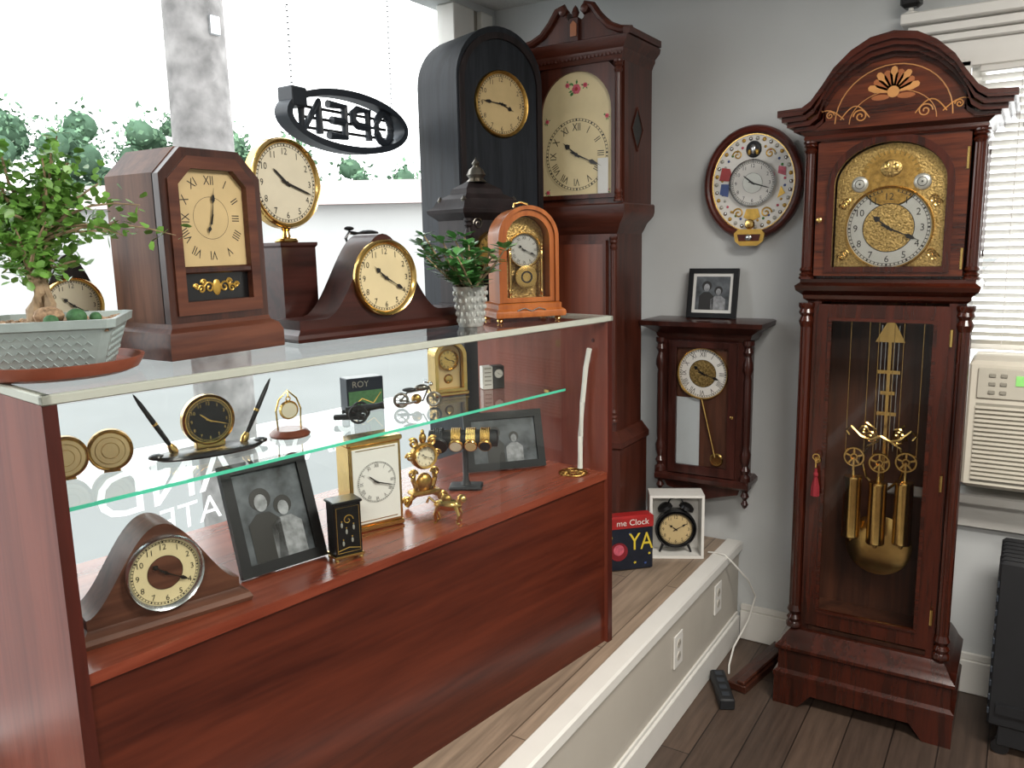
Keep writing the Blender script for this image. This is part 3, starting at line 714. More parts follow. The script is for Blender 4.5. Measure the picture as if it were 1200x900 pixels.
m=MB(); m.M=FM(0,-.068,.03); m.tube([(-.04,0,0),(-.02,.006,0),(0,-.002,0),(.02,.006,0),(.04,0,0)],.0016,'ink',5); m.obj('inlay',t)
# ---------------------------------------------------------------- tambours
def tambour(name,label,u,v,z,rz,L,h,Dp,W,r,face,num,a=.36,hb=.2,cz=.5,bez='brass',p=1.,hand='ink',inner=None):
    t=thing(name,label,'mantel clock',cs(u,v,z),rz)
    hb=hb*h; m=MB(); A=L*a; top=[]
    n=40
    for i in range(n+1):
        x=L*.47*(1-2*i/n); q=min(abs(x)/A,1); f=(.5*(1+cos(pi*q)))**p; top.append((x,hb+(h-hb)*f))
    m.prism([(-L*.47,.015),(L*.47,.015)]+top,-Dp*.42,Dp*.42,W)
    m.obj('case_body',t)
    m=MB(); m.rl(L*.47,-Dp*.42,Dp*.42,[(.015,0.0),(.018,.008),(.014,.016),(.004,.022),(0,.026)],W,True); m.obj('base',t)
    dial(t,0,-Dp*.42-.004,h*cz,r,face,'ink',num,(10,20),hand,.78,.17,bez=bez,bw=.13,center=inner)
    return t
tambour('tambour_clock','dark mahogany tambour mantel clock with brass bezel',.815,.262,ZT,79,.5,.232,.115,'tam',.079,'creamy',ARA,.34,.2,.56)
tambour('tambour_clock','reddish walnut tambour mantel clock with round dial',.175,.122,ZD,74,.28,.182,.1,'tam2',.06,'creamy',ARA,.46,.25,.52,bez='silver',p=.8,inner='tam2')
tambour('tambour_clock','small black tambour mantel clock behind the bonsai',.2,.455,ZT,78,.16,.2,.06,'ebon2',.05,'ivory',ARA,.46,.25,.5,p=.6)
# ---------------------------------------------------------------- cottage clock
t=thing('cottage_clock','walnut cottage clock with clipped corners and painted tablet','shelf clock',cs(.385,.3,ZT),90)
def oc(hw,z0,z1,c): return [(-hw,z0),(hw,z0),(hw,z1-c),(hw-c,z1),(-hw+c,z1),(-hw,z1-c)]
m=MB(); m.rl(.118,-.085,.085,[(.018,0),(.018,.035),(.012,.05),(.0,.058),(-.002,.066)],'walx',True); m.obj('base',t)
m=MB(); m.prism(oc(.116,.06,.395,.05),-.065,.085,'wal'); m.obj('case_body',t)
m=MB(); m.band(oc(.116,.066,.393,.05),oc(.095,.085,.373,.042),-.082,-.062,'wald'); m.band(oc(.1,.08,.378,.044),oc(.078,.105,.355,.03),-.086,-.064,'walx'); m.box(-.09,.09,-.084,-.064,.158,.172,'wald',.003); d=m.obj('door',t)
m=MB(); m.box(-.082,.082,-.071,-.066,.165,.365,'cream'); dp=m.obj('dial_plate',t)
m=MB(); m.M=FM(0,-.0712,.264)
for i in range(12):
    a=rad(30*i); x,y=sin(a),cos(a); k=min(.058/max(abs(x),1e-5),.072/max(abs(y),1e-5)); k=min(k,.075); m.text(ROM[i],.017,T_((x*k,y*k,0))@RZ(-30*i),'ink',sx=.8)
m.ring(.04,.0408,0,'ink')
m.obj('numerals',dp)
for nm,ang,L in (('hour_hand',200,.035),('minute_hand',8,.058)):
    m=MB(); m.M=FM(0,-.075,.264)@RZ(90-ang); m.ext(handpoly(L,.0018,'spade'),0,.0006,'ink'); m.obj(nm,dp)
m=MB(); m.box(-.08,.08,-.071,-.066,.092,.16,'black'); tb=m.obj('glass_tablet',t)
m=MB(); m.M=FM(0,-.072,.13)
for sx in (-1,1):
    for k,(x,z,s) in enumerate(((.018,0,.012),(.036,-.003,.009),(.03,.01,.007),(.048,.003,.006))): m.tube([(a,c,0) for a,b,c in scroll(sx*x,z,s,sx,1.3)],.002,'gold',5)
m.ell((0,0,0),(.01,.016,.002),'gold',12,6); m.obj('gilt_ornament',tb)
# ---------------------------------------------------------------- disc clock on stand
t=thing('pedestal_block','dark mahogany block plinth under the round clock','plinth',cs(.68,.405,ZT),83)
m=MB(); m.rl(.048,-.045,.045,[(.006,0),(.006,.018),(0,.026),(0,.204),(.004,.209),(.004,.216)],'tam',True); m.obj('block',t)
t=thing('round_desk_clock','round brass swivel desk clock on small stand','desk clock',cs(.68,.405,ZT+.216),90,sc=.93)
m=MB(); m.lathe([(.028,0),(.03,.004),(.026,.01),(.012,.014),(.008,.028),(.012,.034),(0,.036)],'brass',28); m.obj('stand',t)
m=MB(); m.M=FM(0,.0,.146); m.lathe([(.104,-.018),(.112,-.012),(.112,.012),(.104,.016),(.1,.012),(.0,.012)],'brass',56); m.obj('case_body',t)
dial(t,0,-.0125,.146,.1,'ivory','ink',ARA,(10,18),'ink',.78,.16,bez='brass',bw=.1,hk='plain')
m=MB()
for sx in (-1,1): m.M=T_((sx*.119,0,.146))@RY(90*sx); m.lathe([(.006,-.01),(.006,0),(.009,.003),(0,.008)],'brass',12)
m.obj('pivot_knob',t)
t=thing('table_lamp','small black gooseneck lamp with pale body','lamp',cs(.9,.45,ZT),80)
m=MB(); m.lathe([(.035,0),(.035,.012),(.02,.02),(.018,.14),(.01,.16),(0,.165)],'ivory',20); m.obj('base',t)
m=MB(); m.tube([(0,0,.16),(.0,0,.2),(-.012,0,.225),(.0,0,.24),(.03,0,.235),(.05,0,.24)],[.004,.004,.004,.005,.006,.006],'black'); m.obj('arm',t)
m=MB(); m.ell((.065,0,.238),(.028,.02,.009),'black',14,8); m.ell((.0,0,.25),(.015,.01,.006),'black',12,6); m.obj('lamp_shade',t)
# ---------------------------------------------------------------- plants
def leaf(m,p,d,n,L,w,mat,cup=.15):
    d=d.normalized(); s=d.cross(n).normalized(); n=s.cross(d).normalized()
    P=[p,p+d*L*.3+s*w*.42+n*L*cup*.4,p+d*L*.7+s*w*.5+n*L*cup*.3,p+d*L+n*0,p+d*L*.7-s*w*.5+n*L*cup*.3,p+d*L*.3-s*w*.42+n*L*cup*.4,p+d*L*.5-n*L*.02]
    m.add(P,[(0,1,6),(1,2,6),(2,3,6),(3,4,6),(4,5,6),(5,0,6)],mat)
t=thing('plant_saucer','glazed terracotta plant saucer under the planter','saucer',cs(.085,.215,ZT),0)
m=MB(); m.lathe([(0,0),(.11,0),(.125,.006),(.134,.02),(.136,.026),(.13,.026),(.122,.014),(.105,.008),(0,.008)],'terra',48); m.obj('saucer',t)
t=thing('potted_bonsai','leafy bonsai in square celadon textured planter','plant',cs(.085,.215,ZT+.0085),50)
m=MB()
def sq(h,z,r=.012): return [(-h+r,-h,z),(h-r,-h,z),(h,-h+r,z),(h,h-r,z),(h-r,h,z),(-h+r,h,z),(-h,h-r,z),(-h,-h+r,z)]
m.loft([sq(.078,0),sq(.08,.004),sq(.102,.072),sq(.109,.074),sq(.111,.088),sq(.103,.088),sq(.098,.072)],'planter')
for k in range(4):
    o=m.at(RZ(90*k))
    for i in range(9):
        for j in range(5):
            x=-.066+i*.0155+(j%2)*.0077; z=.012+j*.0115; yy=-(.08+.022*(z/.07))-.0003
            m.tube([(x-.006,yy,z),(x,yy-.0015,z+.006),(x+.006,yy,z)],.0009,'planter',4)
    m.M=o
m.obj('planter',t)
m=MB(); m.box(-.098,.098,-.098,.098,.068,.077,'gravel'); rn=random.Random(5)
for i in range(190): x,y=rn.uniform(-.092,.092),rn.uniform(-.092,.092); s=rn.uniform(.003,.007); m.ell((x,y,.079),(s,s*rn.uniform(.7,1.2),s*.7),'gravel',6,4)
m.obj('gravel',t)
m=MB(); tr=[(-.02,0,.075),(-.026,.004,.1),(-.012,.0,.13),(-.024,-.004,.165),(-.032,0,.2),(-.012,.004,.24)]
m.tube(tr,[.02,.015,.012,.010,.008,.006],'bark',10)
m.tube([(-.005,-.01,.075),(.0,-.008,.11),(-.008,0,.15),(.01,0,.19)],[.012,.009,.007,.005],'bark',8)
br=[]
rn=random.Random(11)
for i in range(30):
    k=rn.choice([3,4,4,5,5]); p=Vector(tr[k]); a=rn.uniform(0,2*pi); el=rn.uniform(-.05,1.25); L=rn.uniform(.08,.175)
    q=[p]; d=Vector((cos(a)*cos(el),sin(a)*cos(el),sin(el)))
    for s in range(4): d=(d+Vector((rn.uniform(-.3,.3),rn.uniform(-.3,.3),rn.uniform(-.15,.3)))).normalized(); q.append(q[-1]+d*L/4)
    m.tube(q,[.0045,.0035,.0025,.002,.0012],'bark',6); br.append(q)
for e in ((.16,-.03,.02),(.19,-.05,.07),(.24,-.04,.02),(.12,.05,.03)):   # long trailing twigs
    p=Vector(tr[4]); q=[p+Vector(e)*s/5+Vector((0,0,.03*sin(pi*s/5))) for s in range(6)]; m.tube(q,[.004,.003,.0025,.002,.0015,.001],'bark',6); br.append(q)
m.obj('trunk',t)
m=MB()
for q in br:
    for s in range(len(q)-1):
        for k in range(15 if len(q)==5 else 8):
            p=q[s].lerp(q[s+1],rn.random())+Vector((rn.gauss(0,.013),rn.gauss(0,.013),rn.gauss(0,.013))); d=Vector((rn.gauss(0,1),rn.gauss(0,1),rn.gauss(.2,.8)))
            leaf(m,p,d,Vector((rn.gauss(0,.5),rn.gauss(0,.5),1)),rn.uniform(.012,.022),rn.uniform(.010,.017),'leaf')
m.obj('foliage',t)
m=MB(); m.ell((.045,-.05,.09),(.016,.016,.014),'cactus',14,8); m.ell((.07,-.03,.086),(.01,.01,.01),'cactus',12,6); m.ell((.01,-.065,.086),(.012,.012,.01),'cactus',12,6); m.obj('cactus',t)
m=MB(); m.ell((.0,-.03,.092),(.024,.018,.016),'gravel',10,6); m.obj('rock',t)
t=thing('potted_jade_plant','small jade plant in mottled silver pot','plant',cs(1.03,.145,ZT),30)
m=MB(); m.lathe([(.03,0),(.032,.004),(.041,.09),(.044,.1),(.04,.1),(.036,.085),(0,.085)],'potm',28)
for j in range(5):
    for i in range(16):
        a=2*pi*(i+.5*(j%2))/16; r=.0335+.0085*j/4; m.ell((r*cos(a),r*sin(a),.015+j*.017),(.003,.003,.006),'potm',6,4)
m.obj('pot',t)
m=MB(); rn=random.Random(21); st=[]
for i in range(18):
    a=rn.uniform(0,2*pi); el=rn.uniform(.5,1.45); L=rn.uniform(.10,.18); q=[Vector((rn.uniform(-.015,.015),rn.uniform(-.015,.015),.085))]; d=Vector((cos(a)*cos(el)-.25,sin(a)*cos(el),sin(el))).normalized()
    for s in range(4): q.append(q[-1]+d*L/4); d=(d+Vector((rn.uniform(-.25,.1),rn.uniform(-.15,.15),.08))).normalized()
    m.tube(q,[.004,.0035,.003,.0025,.002],'bark',6); st.append(q)
m.obj('stem',t)
m=MB()
for q in st:
    for s in range(1,5):
        for k in range(6):
            a=rn.uniform(0,2*pi); d=Vector((cos(a),sin(a),rn.uniform(-.1,.7))); leaf(m,q[s]+Vector((0,0,rn.uniform(-.005,.005))),d,Vector((0,0,1)),rn.uniform(.028,.042),rn.uniform(.018,.026),'leaf2',.12)
m.obj('foliage',t)
# ---------------------------------------------------------------- OPEN sign
t=thing('open_sign','unlit oval neon sign hanging on chains','sign',(-1.86,1.98,1.955),92)
m=MB(); m.band(circ(.282,48,0,0,.094),circ(.26,48,0,0,.073),-.028,.024,'grayp'); m.obj('frame',t)
m=MB(); m.box(-.2,.2,.004,.012,-.004,.004,'blackm'); m.box(-.258,.258,.005,.012,.026,.034,'blackm'); m.box(-.258,.258,.005,.012,-.034,-.026,'blackm'); m.obj('support_bar',t)
m=MB(); LT={'O':[[(.5+.5*sin(2*pi*i/16),.5+.5*cos(2*pi*i/16)) for i in range(17)]],'P':[[(0,0),(0,1),(.7,1),(1,.85),(1,.6),(.7,.45),(0,.45)]],'E':[[(1,1),(0,1),(0,0),(1,0)],[(0,.5),(.8,.5)]],'N':[[(0,0),(0,1),(1,0),(1,1)]]}
x=-.205
for ch in 'NEPO':
    for st_ in LT[ch]: m.tube([(x+.074*(1-px),-.006,-.046+.092*pz) for px,pz in st_],.0125,'grayp',8)
    x+=.114
m.obj('lettering',t)
m=MB(); m.box(-.26,-.2,-.03,.03,.02,.075,'grayp',.004); m.obj('transformer',t)
for s in (-1,1):
    m=MB()
    for i in range(31):
        z=.08+i*.0163; 
        if 1.955+z>CE: break
        o=m.at(T_((s*.23,0,z))@RZ(90*(i%2))@RX(90)@SC(.6,1,1)); m.torus(.0095,.0016,'silver',10,5); m.M=o
    m.obj('chain',t)
# ---------------------------------------------------------------- wall regulator clock
t=thing('wall_regulator_clock','dark walnut wall clock with turned columns and glazed door','wall clock',(-1.005,3.03,.56),0)
W='vien'
m=MB(); m.box(-.155,.155,-.12,0,.1,.66,W); 
m.prism([(-.155,.1),(-.14,.06),(-.08,.045),(-.03,.03),(0,.02),(.03,.03),(.08,.045),(.14,.06),(.155,.1)],-.115,0,W); m.obj('case_body',t)
m=MB(); m.rl(.17,-.125,0,[(0,.64),(.01,.655),(.012,.665),(.04,.685),(.06,.695),(.062,.712),(.05,.716)],W); m.obj('cornice',t)
m=MB(); m.rl(.16,-.12,0,[(.012,.085),(.022,.095),(.022,.11),(.01,.12)],W); m.obj('lower_moulding',t)
m=MB()
for s in (-1,1):
    bigcol(m,s*.168,-.118,.12,.645,.016,W); m.box(s*.168-.016,s*.168+.016,-.134,-.09,.085,.125,W,.002)
    m.M=T_((s*.168,-.115,.03)); m.lathe([(0,-.02),(.008,-.012),(.014,.0),(.006,.015),(.016,.03),(.01,.045),(.014,.056)],W,16); m.M=Matrix.Identity(4)
m.obj('column',t)
m=MB(); m.band(rect(-.13,.13,.125,.635),rect(-.1,.1,.158,.612),-.135,-.118,W); d=m.obj('door',t)
m=MB(); m.box(-.1,-.01,-.1215,-.1205,.155,.42,'reflg'); m.box(-.01,.1,-.1215,-.1205,.155,.42,'darkin'); m.box(-.1,.1,-.1215,-.1205,.42,.615,'darkin'); m.obj('back_board_reflection',t)  # pale left part imitates a bright reflection in the door glass; rest is board
dial(t,0,-.1245,.515,.093,'whited','ink',ROM,(10,18),'ink',.78,.2,bez='brass',bw=.05,center='brassr',cr=.55)
m=MB(); m.tube([(0,-.13,.42),(.03,-.13,.30),(.055,-.13,.2)],.004,'brass',8); m.M=FM(.06,-.128,.19); m.lathe([(.026,0),(.022,.004),(0,.006)],'brass',28); m.obj('pendulum',t)
m=MB(); m.box(-.1,.1,-.133,-.132,.156,.614,'doorglass'); m.obj('door_glass',d)
m=MB(); m.M=FM(.118,-.137,.36); m.lathe([(.006,0),(.006,.004),(0,.006)],'brass',10); m.obj('lock',t)
def pframe(name,label,loc,rz,w,h,bw,tilt,depth=.014,stand=True,matw=0):
    t=thing(name,label,'picture frame',loc,rz,-tilt)
    m=MB(); A=rect(-w/2,w/2,0,h); B=rect(-w/2+bw,w/2-bw,bw,h-bw)
    m.band(A,B,-depth,0,'framek'); m.band(rect(-w/2+bw*.6,w/2-bw*.6,bw*.6,h-bw*.6),B,-depth*.8,-depth*.3,'blackm'); m.box(-w/2+.002,w/2-.002,-.003,0,.002,h-.002,'blackm'); m.obj('frame',t)
    m=MB(); m.box(-w/2+bw,w/2-bw,-depth*.55,-depth*.5,bw,h-bw,'mat' if matw else 'photo')
    if matw: m.box(-w/2+bw+matw,w/2-bw-matw,-depth*.6,-depth*.55,bw+matw,h-bw-matw,'photo')
    for s,sc_ in ((-.12,1.),(.12,.86)):
        cx,cz,r=s*w,h*.62*sc_,h*.075*sc_
        y0=-depth*.64
        m.prism(circ(r*1.35,16,cx,cz+r*.35),y0,y0+.0003,'ink'); m.prism(circ(r*.8,16,cx,cz-.1*r,r*1.05),y0-.0004,y0,'mid')
        hw=min(h*.15,w/2-bw-matw-abs(cx)-.001); m.prism([(cx-hw,bw+matw),(cx+hw,bw+matw),(cx+hw,cz-r*2.4),(cx+hw*.4,cz-r*1.3),(cx-hw*.4,cz-r*1.3),(cx-hw,cz-r*2.4)],y0,y0+.0003,'ink' if s<0 else 'mid')
    m.obj('photo_print',t)
    if stand:
        m=MB(); a=rad(tilt); hz=h*.7; b=.28
        dy=hz*cos(a)*(sin(a)+b*cos(a))*.9; dz=hz-hz*cos(a)*cos(a)+hz*cos(a)*b*sin(a)
        m.loft([[(-.02,.0,hz),(.02,.0,hz),(.02,.003,hz),(-.02,.003,hz)],[(-.02,dy,dz),(.02,dy,dz),(.02,dy+.003,dz),(-.02,dy+.003,dz)]],'blackm'); m.obj('easel_leg',t)
    return t
pframe('picture_frame','small black framed photo leaning on the wall clock top',(-1.0,2.975,1.277),0,.19,.185,.018,10,stand=False,matw=.012)
pframe('picture_frame','black portrait frame with monochrome couple photo',cs(.44,.13,ZD+.001),76,.19,.23,.022,20)
pframe('picture_frame','black landscape frame with monochrome group photo',cs(1.27,.25,ZD+.001),48,.235,.17,.022,18)
# ---------------------------------------------------------------- round musical wall clock
t=thing('musical_wall_clock','oval cherry-rimmed musical wall clock with decorated white face','wall clock',(-.865,3.03,1.765),0)
m=MB(); m.band(circ(.174,64,0,0,.198),circ(.15,64,0,0,.172),-.026,0,'rimw')
n=72; v=[];f=[]; k=12
for i in range(n):
    a=2*pi*i/n
    for j in range(k):
        b=2*pi*j/k; v.append(((.163+.016*cos(b))*cos(a),-.032+.02*sin(b),(.187+.016*cos(b))*sin(a)))
for i in range(n):
    for j in range(k): i2=(i+1)%n;j2=(j+1)%k; f.append((i*k+j,i*k+j2,i2*k+j2,i2*k+j))
m.add(v,f,'rimw'); m.obj('rim',t)
m=MB(); m.band(circ(.149,64,0,0,.172),circ(.1455,64,0,0,.1685),-.036,-.03,'brass'); m.obj('gilt_ring',t)
m=MB(); m.prism(circ(.152,64,0,0,.175),-.03,-.005,'whited'); f=m.obj('face',t)
m=MB(); m.M=FM(0,-.03,0)
for i in range(34):
    a=2*pi*i/34; o=m.at(T_((.134*cos(a),.156*sin(a),.001))); m.lathe([(.0075,0),(.005,.003),(0,.005)],['silver','gold','silverd'][i%3],8); m.M=o
    o=m.at(T_((.113*cos(a+.09),.134*sin(a+.09),.001))); m.lathe([(.005,0),(.003,.002),(0,.003)],['pink','gold','green','blue','silverd'][i%5],7); m.M=o
o=m.at(T_((-.098,.035,0))); m.ext([(-.025,-.02),(.013,-.025),(.02,0),(.013,.02),(-.015,.025)],0,.0045,'red'); m.M=o
m.ext([(-.12,-.035),(-.09,-.045),(-.085,.0),(-.115,.002)],0,.004,'blue'); m.ext([(.088,.03),(.115,.02),(.115,.05),(.09,.055)],0,.004,'pink'); m.ext([(.088,-.055),(.115,-.04),(.1,-.015)],0,.004,'gold')
for s in (-1,1): m.tube([(a,c,.002) for a,b,c in scroll(s*.05,-.105,.02,s,1.4)],.003,'gold',5); m.tube([(a,c,.002) for a,b,c in scroll(s*.058,.1,.018,s,1.4)],.0025,'gold',5)
m.ext([(-.03,-.12),(.0,-.135),(.03,-.12),(.02,-.09),(-.02,-.09)],0,.004,'gold')
m.obj('decoration',f)
m=MB(); m.M=FM(0,-.032,.118); m.ell((0,0,0),(.028,.03,.008),'blackm',20,8); m.ell((0,.0,.006),(.012,.018,.008),'silver',14,8); m.ell((-.014,-.01,.006),(.006,.01,.006),'gold',10,6); m.ell((.014,-.01,.006),(.006,.01,.006),'gold',10,6); m.obj('crystal_ornament',f)
dial(t,0,-.036,.0,.078,'whited','ink',ARA,(10,18),'ink',.78,.16,bez='silver',bw=.08,hk='plain',center='silverd',cr=.45)
m=MB(); m.M=FM(0,-.052,0)
m.ext([(-.055,-.178),(-.04,-.163),(.04,-.163),(.055,-.178),(.05,-.206),(.03,-.222),(-.03,-.222),(-.05,-.206)],0,.012,'gold'); m.ext([(-.042,-.181),(.042,-.181),(.036,-.205),(-.036,-.205)],.012,.014,'rimw'); 
m.obj('pendulum_surround',t)
m=MB(); m.M=FM(0,-.058,-.145); m.lathe([(.018,0),(.014,.006),(0,.009)],'brass',28); m.M=FM(0,-.066,-.193); m.ell((0,0,0.002),(.014,.012,.006),'silver',14,8); m.obj('pendulum',t)
# ---------------------------------------------------------------- AC, radiator, camera
t=thing('air_conditioner','cream window air conditioner with digital control panel','air conditioner',(.19,3.02,.787),0)
m=MB(); m.box(-.325,.31,-.19,.07,0,.4,'acw',.012); m.obj('housing',t)
m=MB(); 
for i in range(17): m.box(-.3,.29,-.198,-.188,.03+i*.014,.037+i*.014,'acw')
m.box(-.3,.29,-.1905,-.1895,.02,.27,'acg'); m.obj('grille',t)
m=MB(); m.box(-.3,.29,-.197,-.19,.285,.38,'acp',.003); m.box(-.2,-.13,-.2,-.196,.33,.36,'lcd')
for i in range(6):
    for j in range(2): m.box(-.11+i*.035,-.09+i*.035,-.201,-.196,.305+j*.035,.32+j*.035,'acg',.002)
for i in range(2):
    for j in range(3): m.box(-.27+i*.03,-.252+i*.03,-.201,-.196,.3+j*.026,.312+j*.026,'acg',.002)
m.obj('control_panel',t)
t=thing('oil_radiator','black finned portable oil radiator on the floor','heater',(.14,2.78,0),0)
m=MB()
for i in range(7):
    y=-.11+i*.035
    m.box(-.15,.15,y,y+.022,.09,.62,'blackm',.01)
    for k in range(10): m.box(-.152,-.146,y-.002,y+.024,.13+k*.045,.15+k*.045,'grayp',.002); 
m.box(-.13,.13,-.12,.14,.14,.17,'blackm'); m.obj('fins',t)
m=MB()
for y in (-.09,.09):
    m.M=Matrix.Identity(4); m.box(-.12,.12,y-.015,y+.015,.03,.1,'blackm',.004)
    for sx in (-1,1): m.M=T_((sx*.11,y,.025))@RX(90); m.lathe([(.025,-.01),(.025,.01)],'black',16)
m.obj('foot',t)
t=thing('security_camera','small black camera standing on the window header','camera',(-.375,2.965,2.25),-10)
m=MB(); m.lathe([(.022,0),(.022,.006),(.008,.012),(.007,.03)],'white',18); m.obj('stand',t)
m=MB(); m.box(-.028,.028,-.025,.025,.02,.085,'black',.01); m.M=FM(0,-.025,.055); m.lathe([(.014,0),(.014,.004),(0,.005)],'grayp',18); m.obj('housing',t)
t=thing('tassel_fringe','grey string fringe hanging beside the window blind','curtain fringe',(-.01,2.955,2.06),0)
m=MB(); m.box(-.03,.16,-.004,.03,0,.014,'wicker'); m.obj('rod',t)
m=MB(); rn=random.Random(4)
for i in range(46):
    x=-.03+i*.0042; L=rn.uniform(.16,.24); m.tube([(x,rn.uniform(-.005,.008),0),(x+rn.uniform(-.01,.01),rn.uniform(-.01,.01),-L*.5),(x+rn.uniform(-.01,.015),rn.uniform(-.01,.01),-L)],.0013,'wicker',4)
m.obj('fringe',t)
# ---------------------------------------------------------------- shelf items
for u,v,rz in ((.2,.33,60),(.12,.34,70)):
    t=thing('brass_desk_clock','round brass disc clock case standing on edge','desk clock',cs(u,v,ZS),rz,group='round brass clocks on the glass shelf')
    m=MB(); m.M=FM(0,0,.042); m.lathe([(.036,-.012),(.041,-.008),(.041,.008),(.038,.011),(.036,.009),(0,.009)],'brassd',40); m.obj('case_body',t)
    m=MB(); m.M=FM(0,-.0092,.042); m.lathe([(.034,0),(.034,.0006),(0,.0008)],'cream',32); m.ring(.026,.027,.0012,'brassd',32); m.ring(.015,.016,.0012,'brassd',32); m.obj('dial',t)
    m=MB(); m.box(-.015,.015,-.014,.014,0,.003,'brassd',.001); m.obj('foot',t)
t=thing('pen_stand_clock','black desk pen stand with round brass clock','pen holder',cs(.39,.3,ZS),70)
m=MB(); o=m.at(SC(1,.38,1)); m.lathe([(.105,0),(.112,.004),(.108,.01),(.09,.013),(0,.013)],'black',40); m.M=o
for s in (-1,1): m.ell((s*.108,0,.01),(.016,.012,.007),'black',12,6)
m.obj('base',t)
m=MB(); m.M=FM(0,0,.072); m.lathe([(.05,-.012),(.054,-.008),(.054,.008),(.05,.012),(.048,.009),(0,.009)],'brass',44); m.M=T_((0,0,0)); m.box(-.03,.03,-.01,.01,.012,.03,'brass',.003)
m.obj('case_body',t)
dial(t,0,-.0095,.072,.046,'black','brass',ARA,(10,18),'brass',.78,.15,hk='plain')
for s in (-1,1):
    m=MB(); m.M=T_((s*.07,0,.012))@RY(s*28); m.lathe([(.007,0),(.009,.01),(.006,.02),(.0055,.022)],'brass',14); m.lathe([(.003,.012),(.005,.03),(.0055,.08),(.0045,.125),(.002,.145),(0,.15)],'black',14); m.lathe([(.0058,.072),(.0058,.077)],'brass',14); m.obj('pen',t)
t=thing('pocket_watch_stand','pocket watch hanging in brass holder on wooden base','watch stand',cs(.585,.3,ZS),62)
m=MB(); m.lathe([(.044,0),(.046,.005),(.04,.012),(.034,.016),(0,.016)],'lcl',36); m.obj('base',t)
m=MB(); m.tube([(-.026,0,.016),(-.028,0,.06),(-.02,0,.085),(0,0,.105),(.02,0,.085),(.028,0,.06),(.026,0,.016)],.0022,'brass',8); m.tube([(0,0,.105),(0,-.004,.098),(0,-.006,.088)],.0018,'brass',6); m.obj('holder',t)
m=MB(); m.M=FM(0,-.004,.06); m.lathe([(.019,-.005),(.022,0),(.019,.005),(0,.005)],'brass',32); m.lathe([(.017,.005),(.017,.0055),(0,.0056)],'ivory',28); o=m.at(T_((0,.026,0))); m.torus(.005,.0014,'brass',14,6); m.M=o; m.obj('watch',t)
t=thing('gift_box','dark green and black box with pale lettering','box',cs(.875,.4,ZS),64)
m=MB(); m.box(-.05,.05,-.025,.025,0,.088,'tin',.002); m.obj('box_body',t)
m=MB(); m.M=FM(0,-.0256,.044); m.text('ROY',.016,T_((-.012,.028,.0)),'acg'); m.ext(rect(-.046,.046,-.04,.01),0,.0005,'cactus'); m.tube([(-.04,-.03,.001),(-.01,-.01,.001),(.02,-.025,.001),(.042,.002,.001)],.0012,'gold',5); m.obj('printed_label',t)
t=thing('model_cannon','dark metal miniature cannon with spoked wheels','ornament',cs(.77,.28,ZS),35,sc=1.25)
m=MB(); m.M=T_((0,0,.026))@RY(82); m.lathe([(0,-.035),(.004,-.033),(.003,-.028),(.009,-.025),(.008,0),(.006,.04),(.008,.048),(.0045,.048)],'blackm',16); m.obj('barrel',t)
m=MB()
for s in (-1,1):
    m.M=T_((0,s*.018,.019))@RX(90); m.torus(.0165,.0025,'blackm',24,6); m.lathe([(.004,-.003),(.004,.003)],'blackm',10)
    for k in range(6): o=m.at(RZ(60*k)); m.box(-.001,.001,0,.016,-.001,.001,'blackm'); m.M=o
m.obj('wheel',t)
m=MB(); m.box(-.05,.01,-.006,.006,.006,.016,'blackm',.002); m.cyl(0,0,.012,.02,.004,'blackm'); m.M=T_((0,0,.018))@RX(90); m.lathe([(.003,-.018),(.003,.018)],'blackm',8); m.obj('carriage',t)
t=thing('model_motorcycle','miniature pewter motorcycle with detailed spoked wheels','ornament',cs(.975,.3,ZS),40,sc=1.15)
m=MB()
for x in (-.035,.04):
    m.M=T_((x,0,.0182))@RX(90); m.torus(.015,.0032,'pewter',24,8); m.lathe([(.004,-.003),(.004,.003)],'pewter',10)
    for k in range(8): o=m.at(RZ(45*k)); m.box(-.0006,.0006,0,.015,-.0006,.0006,'pewter'); m.M=o
m.obj('wheel',t)
m=MB(); m.tube([(-.035,0,.018),(-.01,0,.014),(.015,0,.016),(.028,0,.045)],.0022,'pewter',6); m.tube([(-.035,0,.018),(-.02,0,.036),(.005,0,.04),(.028,0,.045)],.0022,'pewter',6); m.ell((0,0,.02),(.012,.008,.012),'brassd',12,8); m.tube([(.028,0,.05),(.04,.003,.018)],.002,'pewter',6)
m.tube([(0,-.008,.016),(-.02,-.01,.012),(-.045,-.01,.012)],.003,'silver',6); m.obj('frame',t)
m=MB(); m.ell((.012,0,.046),(.016,.008,.008),'pewter',14,8); m.ell((-.016,0,.042),(.016,.008,.005),'blackm',14,6); m.ell((.034,0,.054),(.005,.006,.005),'silver',10,6); m.tube([(.018,-.02,.062),(.028,-.01,.058),(.028,.01,.058),(.018,.02,.062)],.0016,'silver',6); m.obj('tank_and_seat',t)
t=thing('carriage_clock','gold arched carriage clock with cream face','carriage clock',cs(1.16,.37,ZS),58)
m=MB(); m.box(-.052,.052,-.034,.034,0,.012,'brass',.003); m.band(arch(.048,.012,.112,.044,18),arch(.038,.02,.11,.036,18),-.03,.03,'brass'); m.prism(arch(.044,.012,.112,.04,18),.01,.028,'brass'); m.obj('case_body',t)
m=MB(); m.prism(arch(.036,.02,.11,.034,18),-.005,.01,'cream'); m.obj('face',t)
dial(t,0,-.006,.1,.027,'brass','ink',ROM,(10,18),'ink',.76,.2,bez='brass'); 
m=MB(); m.M=FM(0,-.006,.045); m.lathe([(.014,0),(.01,.004),(0,.006)],'brass',20); m.obj('pendulum',t)
t=thing('travel_alarm_clock','small black and white folding travel clock','alarm clock',cs(1.3,.33,ZS),50)
